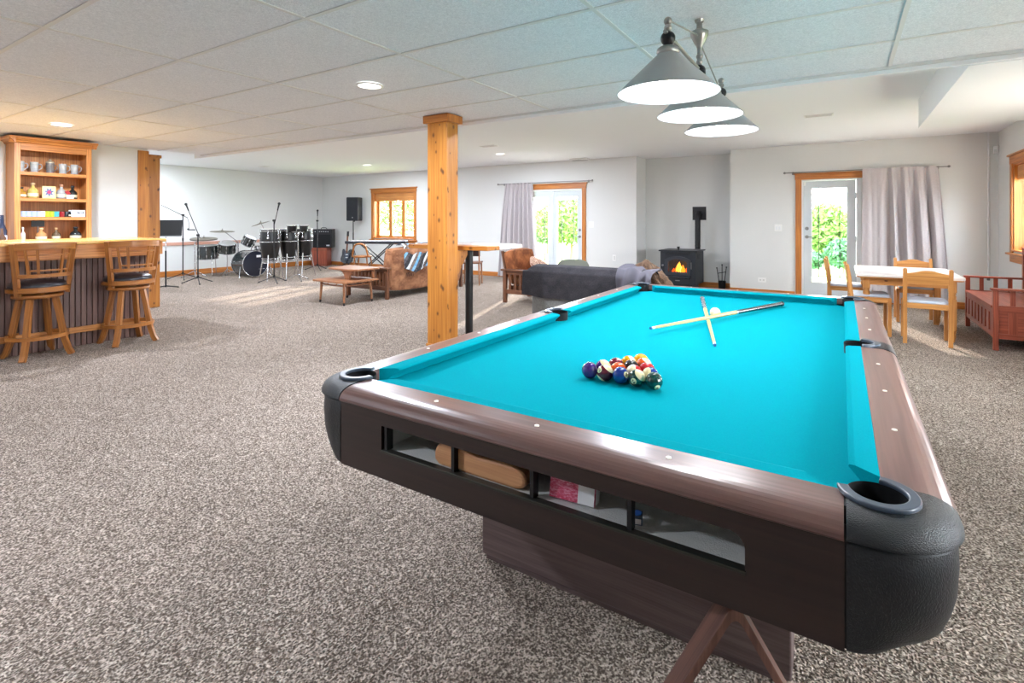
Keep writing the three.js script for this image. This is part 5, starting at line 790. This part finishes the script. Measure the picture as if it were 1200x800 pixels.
  const f = thing('stove_pipe', 'black stove pipe rising to a square wall plate', 'stove pipe', [-2.43, 0, -10.05]); mesh('pipe', [cyl(0.05, 0.05, 1.04, 0, 0.85, 0, 28), torus(0.052, 0.006, 0, 0.8, 0)], MAT.black, f); mesh('elbow', tube([[0, 1.34, 0], [0, 1.4, -0.02], [0, 1.43, -0.06], [0, 1.43, -0.12]], 0.05, 20), MAT.black, f); mesh('wall_plate', span(-0.13, 0.13, 1.3, 1.56, -0.139, -0.124, 0.004), MAT.black, f);
  const t = thing('fireplace_tools', 'black fireplace tool set standing beside the stove', 'fireplace tools', [-1.97, 0, -10.0]); mesh('bucket', lathe([[0.001, 0.005], [0.06, 0], [0.07, 0.16], [0.065, 0.16], [0.055, 0.01]], 20), MAT.black, t); for (const [x, z, h, a] of [[0, 0, 0.46, 0], [-0.03, 0.02, 0.4, -0.06], [0.03, 0.01, 0.42, 0.05]]) mesh('tool', [rod([x, 0.012, z], [x + a, h, z], 0.007), ball(0.014, x + a, h, z)], MAT.black, t); mesh('cross_hanger', [rod([-0.07, 0.3, 0], [0.06, 0.33, 0], 0.006)], MAT.black, t);
}
// ---------------------------------------------------------------- curtains
const curT = dataTex(256, 256, (u, v) => { const n = 0.5 * pn(u * 128, v * 40, 128, 40, 95) + 0.5 * pn(u * 40, v * 128, 40, 128, 96); return mixc([176, 168, 170], [210, 203, 204], n); }, 0.25, 0.25);
const CUR = new THREE.MeshPhysicalMaterial({ map: curT, roughness: 1, transmission: 0.12, thickness: 0 });
function curtain(name, label, top, bot, y0, y1, z, folds, seed, flatTo = 0) {
  const o = thing(name, label, 'curtain', [0, 0, 0]), rnd = mulberry(seed), ph = Array.from({ length: 8 }, () => rnd() * 6.28);
  mesh('cloth', sheet(160, 40, (u, v) => { const y = lerp(y1, y0, v), a = smooth(clamp((u - flatTo + 0.08) / 0.16)), x = lerp(lerp(...top, u), lerp(...bot, u), Math.pow(v, 0.8)), w = u * folds * 6.2832, amp = (0.014 + 0.046 * Math.min(1, v * 3)) * lerp(0.15, 1, a); const p = V(x + 0.012 * Math.sin(w * 0.5 + ph[1]) * v, y, z + amp * (Math.sin(w + ph[0] + 0.5 * Math.sin(w * 0.31 + ph[2])) + 0.35 * Math.sin(w * 2.1 + ph[3] + v)) + (v < 0.03 ? 0 : 0)); p.u = u * 1.6; p.v = y; return p; }, 0.004), CUR, o); return o;
}
curtain('curtain', 'pale lilac grey curtain drawn to the side of the double patio doors', [-6.57, -5.86], [-6.78, -5.7], 0.03, 2.125, ZB + 0.09, 7, 301);
curtain('curtain', 'wide pale grey curtain hanging next to the single glazed door', [0.235, 1.17], [0.22, 1.33], 0.03, 2.105, ZB + 0.11, 6, 302, 0.32);
function curtainRod(label, x0, x1, y) { const o = thing('curtain_rod', label, 'curtain rod', [0, y, ZB + 0.09]); mesh('rod', rod([x0, 0, 0], [x1, 0, 0], 0.009), MAT.brushed, o); for (const x of [x0, x1]) mesh('finial', [ball(0.02, x, 0, 0), cyl(0.014, 0.014, 0.03, x, 0, 0, 12, [0, 0, Math.PI / 2])], MAT.brushed, o); for (const x of [x0 + 0.12, x1 - 0.12]) mesh('bracket', [rod([x, 0, 0], [x, -0.005, -0.088], 0.006), box(0.03, 0.05, 0.006, x, -0.005, -0.086, 0.002)], MAT.brushed, o); }
curtainRod('metal curtain rod over the double patio doors', -6.78, -4.42, 2.112); curtainRod('metal curtain rod over the single glazed door', -0.87, 1.3, 2.092);
// ---------------------------------------------------------------- dining set
const SEAT = M('#b9c3d2', 0.5);
{ const t = thing('dining_table', 'light wood dining table with a white top and turned legs', 'table', [0.595, 0, -7.5]), w = MAT.chairWood;
  mesh('tabletop', metric(extrude(roundRect(-0.48, -0.62, 0.48, 0.62, 0.05), 0.014, 0.008).rotateX(-Math.PI / 2).translate(0, 0.674, 0)), M('#e9e4e2', 0.3), t); mesh('top_edge', metric(extrude(roundRect(-0.475, -0.615, 0.475, 0.615, 0.05), 0.01, 0.004).rotateX(-Math.PI / 2).translate(0, 0.656, 0)), w, t);
  mesh('apron', [span(-0.4, 0.4, 0.57, 0.655, 0.52, 0.54), span(-0.4, 0.4, 0.57, 0.655, -0.54, -0.52), span(-0.4, -0.38, 0.57, 0.655, -0.52, 0.52), span(0.38, 0.4, 0.57, 0.655, -0.52, 0.52)], w, t); mesh('drawer_pull', box(0.03, 0.014, 0.012, -0.2, 0.62, 0.546, 0.004), MAT.mission, t);
  for (const sx of [-1, 1]) for (const sz of [-1, 1]) mesh('leg', [metric(span(-0.035, 0.035, 0.53, 0.655, -0.035, 0.035, 0.004), 1), metric(lathe([[0.03, 0.53], [0.036, 0.515], [0.026, 0.505], [0.034, 0.49], [0.034, 0.1], [0.026, 0.085], [0.034, 0.07], [0.03, 0.04], [0.02, 0.0]].reverse(), 20), 1), metric(span(-0.034, 0.034, 0.12, 0.46, -0.034, 0.034, 0.008), 1)].map((g) => g.translate(sx * 0.385, 0, sz * 0.525)), w, t); }
function diningChair(label, pos, turn) {
  const o = thing('dining_chair', label, 'chair', pos, turn, 'dining chairs'), w = MAT.chairWood;
  for (const s of [-1, 1]) { mesh('back_post', sweep([[s * 0.19, 0, 0.19], [s * 0.19, 0.25, 0.18], [s * 0.19, 0.45, 0.18], [s * 0.19, 0.65, 0.2], [s * 0.19, 0.785, 0.225]], 0.036, 0.036, false, V(0, 0, 1)), w, o); mesh('post_cap', ball(0.02, s * 0.19, 0.785, 0.225, 0.7, 12), w, o); mesh('front_leg', metric(span(s * 0.19 - 0.018, s * 0.19 + 0.018, 0, 0.43, -0.2, -0.164, 0.005), 1), w, o); mesh('side_rail', span(s * 0.19 - 0.01, s * 0.19 + 0.01, 0.375, 0.43, -0.165, 0.165, 0.003), w, o); }
  for (const z of [-0.182, 0.18]) mesh('seat_rail', span(-0.172, 0.172, 0.375, 0.43, z - 0.01, z + 0.01, 0.003), w, o);
  const s = new THREE.Shape(); s.moveTo(-0.175, 0.64); s.lineTo(0.175, 0.64); s.lineTo(0.175, 0.745); s.quadraticCurveTo(0.1, 0.755, 0.06, 0.772); s.quadraticCurveTo(0, 0.785, -0.06, 0.772); s.quadraticCurveTo(-0.1, 0.755, -0.175, 0.745); s.closePath(); mesh('top_rail', metric(extrude(s, 0.016, 0.003).translate(0, 0, 0.0).applyMatrix4(new THREE.Matrix4().makeRotationX(0.16)).translate(0, 0.008, 0.095), 0), w, o);
  mesh('seat', cushion(0.36, 0.035, 0.37, 0, 0.443, -0.005, 0.12), SEAT, o); return o;
}
diningChair('light wood dining chair turned with its back to the pool table', [0.74, 0, -6.86], -0.03); diningChair('light wood dining chair on the glazed door side, nearer the pool table', [0.235, 0, -7.12], -Math.PI / 2 + 0.05); diningChair('light wood dining chair on the glazed door side, farther from the pool table', [0.0, 0, -8.02], -Math.PI / 2 - 0.02); diningChair('light wood dining chair at the curtain end of the table', [0.77, 0, -8.2], Math.PI);
{ // bench
  const o = thing('hall_bench', 'reddish mission style storage bench with slatted arms along the right wall', 'bench', [1.55, 0, -7.455]), w = MAT.mahogany, L = 0.68, xf = -0.26, xb = 0.26;
  for (const s of [-1, 1]) {
    for (const x of [xf, xb]) mesh('leg', metric(span(x - 0.022, x + 0.022, 0, x === xf ? 0.6 : 0.98, s * L - 0.022, s * L + 0.022, 0.004), 1), w, o);
    mesh('arm_rest', span(xf - 0.04, xb, 0.6, 0.622, s * L - 0.035, s * L + 0.035, 0.005), w, o);
    for (let i = 1; i <= 3; i++) { const x = lerp(xf, xb, i / 4); mesh('arm_slat', metric(span(x - 0.02, x + 0.02, 0.45, 0.6, s * L - 0.008, s * L + 0.008), 1), w, o); mesh('end_panel_slat', metric(span(x - 0.035, x + 0.035, 0.16, 0.385, s * L - 0.006, s * L + 0.012), 1), w, o); }
    mesh('end_panel', [span(xf, xb, 0.16, 0.45, s * L - 0.006, s * L + 0.004), span(xf, xb, 0.385, 0.45, s * L - 0.012, s * L + 0.016), span(xf, xb, 0.12, 0.17, s * L - 0.012, s * L + 0.016)], w, o);
  }
  mesh('front_panel', [span(xf - 0.002, xf + 0.01, 0.12, 0.42, -L, L), span(xf - 0.014, xf, 0.36, 0.42, -L, L), span(xf - 0.014, xf, 0.12, 0.17, -L, L)], w, o); for (let i = 0; i < 8; i++) { const z = lerp(-L + 0.1, L - 0.1, i / 7); mesh('front_slat', metric(span(xf - 0.014, xf - 0.002, 0.17, 0.36, z - 0.05, z + 0.05), 1), w, o); }
  mesh('seat_lid', span(xf - 0.03, xb - 0.01, 0.42, 0.445, -L + 0.024, L - 0.024, 0.005), w, o); mesh('inside_floor', span(xf + 0.01, xb, 0.13, 0.15, -L, L), w, o);
  mesh('back_top_rail', span(xb - 0.018, xb + 0.018, 0.9, 0.97, -L, L, 0.005), w, o); mesh('back_low_rail', span(xb - 0.012, xb + 0.012, 0.45, 0.52, -L, L, 0.004), w, o); for (let i = 1; i < 20; i++) { const z = lerp(-L, L, i / 20); mesh('back_slat', metric(span(xb - 0.008, xb + 0.008, 0.52, 0.9, z - 0.014, z + 0.014), 1), w, o); }
}
// ---------------------------------------------------------------- fittings
function plate(label, x, y, z, w, h, kind) { const o = thing(kind, label, kind === 'wall_outlet' ? 'outlet' : 'switch', [x, y, z]); mesh('cover', box(w, h, 0.007, 0, 0, 0.0035, 0.002), MAT.white, o); if (kind === 'wall_outlet') for (const s of [-1, 1]) mesh('socket', [box(w > h ? 0.03 : 0.028, 0.028, 0.003, w > h ? s * 0.025 : 0, w > h ? 0 : s * 0.02, 0.008, 0.001)], M('#cfcfcc', 0.5), o); else for (const s of w > 0.09 ? [-1, 1] : [0]) mesh('rocker', box(0.03, 0.06, 0.005, s * 0.023, 0, 0.009, 0.002), MAT.whitePaint, o); }
plate('white double light switch between the alcove and the glazed door', -0.975, 1.166, ZB, 0.115, 0.12, 'light_switch'); plate('white light switch beside the double patio doors', -4.48, 1.207, ZB, 0.115, 0.12, 'light_switch'); plate('white wide outlet low on the wall beside the alcove', -1.23, 0.262, ZB, 0.13, 0.08, 'wall_outlet'); plate('small wall outlet behind the grey sofa', -3.97, 0.538, ZB, 0.08, 0.12, 'wall_outlet');
{ const o = thing('conduit', 'thin white conduit running down the corner wall', 'conduit', [1.752, 0, ZB + 0.012]); mesh('pipe', cyl(0.01, 0.01, 2.06, 0, 1.53, 0, 10), MAT.whitePaint, o); mesh('plug_end', box(0.035, 0.06, 0.025, 0, 0.47, 0.004, 0.006), M('#5b5b5e', 0.5), o); mesh('clip', [box(0.03, 0.012, 0.02, 0, 2.2, 0, 0.003), box(0.03, 0.012, 0.02, 0, 1.3, 0, 0.003)], MAT.white, o);
  const s = thing('motion_sensor', 'small white motion sensor high in the corner', 'sensor', [1.835, 2.3, ZB + 0.03], -0.6); mesh('housing', box(0.06, 0.11, 0.045, 0, 0, 0, 0.014), MAT.white, s); mesh('lens', box(0.04, 0.045, 0.01, 0, -0.015, 0.022, 0.006), M('#dadbd8', 0.3), s); }
function vent(label, x, z, w, d, y) { const o = thing('ceiling_vent', label, 'vent', [x, y, z]); mesh('frame', frameBars(-w / 2, w / 2, -d / 2, d / 2, 0.018, -0.001, 0.007).map((g) => g.rotateX(Math.PI / 2)), MAT.white, o); mesh('duct', box(w - 0.03, 0.002, d - 0.03, 0, -0.0015, 0), M('#3c3c3c', 0.9), o); const n = Math.round((d - 0.036) / 0.016); for (let i = 0; i < n; i++) mesh('louvre', box(w - 0.036, 0.0025, 0.012, 0, -0.004, -d / 2 + 0.024 + i * 0.016, 0, [0.7, 0, 0]), MAT.white, o); }
vent('white louvred ceiling vent above the glazed door side', -0.27, -7.0, 0.31, 0.14, HD); vent('white louvred ceiling vent near the post', -5.17, -7.0, 0.31, 0.14, HD); vent('white louvred ceiling vent over the congas', -11.68, -6.95, 0.31, 0.14, HD);
{ const o = thing('ceiling_diffuser', 'white box diffuser on the ceiling above the double doors', 'vent', [-4.65, HD, -9.42], 0); mesh('box', span(-0.2, 0.2, -0.035, 0, -0.08, 0.08, 0.01), MAT.white, o); mesh('slot', Array.from({ length: 4 }, (_, i) => span(-0.17, 0.17, -0.038, -0.034, -0.055 + i * 0.03, -0.04 + i * 0.03)), M('#b9b9b6', 0.7), o); }
function can(label, x, z, y, r = 0.082) {
  const o = thing('recessed_light', label, 'ceiling light', [x, y, z]); mesh('trim_ring', lathe([[r, -0.001], [r + 0.018, -0.001], [r + 0.016, -0.006], [r, -0.008]], 40), MAT.white, o);
  tag(mesh('lens', cyl(r, r, 0.004, 0, -0.003, 0, 40), new THREE.MeshStandardMaterial({ color: 0xffffff, emissive: 0xfffaf0, emissiveIntensity: 3.5 }), o), 'glowing white lens');
  const l = new THREE.RectAreaLight(0xe9f1ff, POWER.can / (4 * r * r * 0.78), 2 * r * 0.88, 2 * r * 0.88); l.name = 'lens_light'; l.position.set(0, -0.012, 0); l.rotation.x = -Math.PI / 2; o.add(l);
}
can('round recessed light in the tiles between the lamp and the pine post', -3.012, -2.593, HT); can('round recessed light in the tiles above the bar shelf', -7.018, -1.985, HT); can('round recessed light in the drywall ceiling near the double doors', -5.591, -7.924, HD); can('round recessed light in the drywall ceiling over the futon', -9.319, -7.948, HD);
can('round recessed light in the drywall ceiling just past the tiles near the music stand', -9.319, -4.7, HD); can('round recessed light in the drywall ceiling just past the tiles over the side table', -5.591, -4.7, HD); can('round recessed light in the drywall ceiling just past the tiles over the sofa', -1.86, -4.7, HD);
can('round recessed light in the drywall ceiling behind the bar wall corner', -12.2, -4.7, HD);
can('round recessed light in the tiles behind the pool table end', -3.0, 0.75, HT); can('round recessed light in the tiles over the middle of the bar', -7.0, 0.9, HT);
for (const o of scene.children) if (o.isMesh) shade(o);
renderer.render(scene, camera);
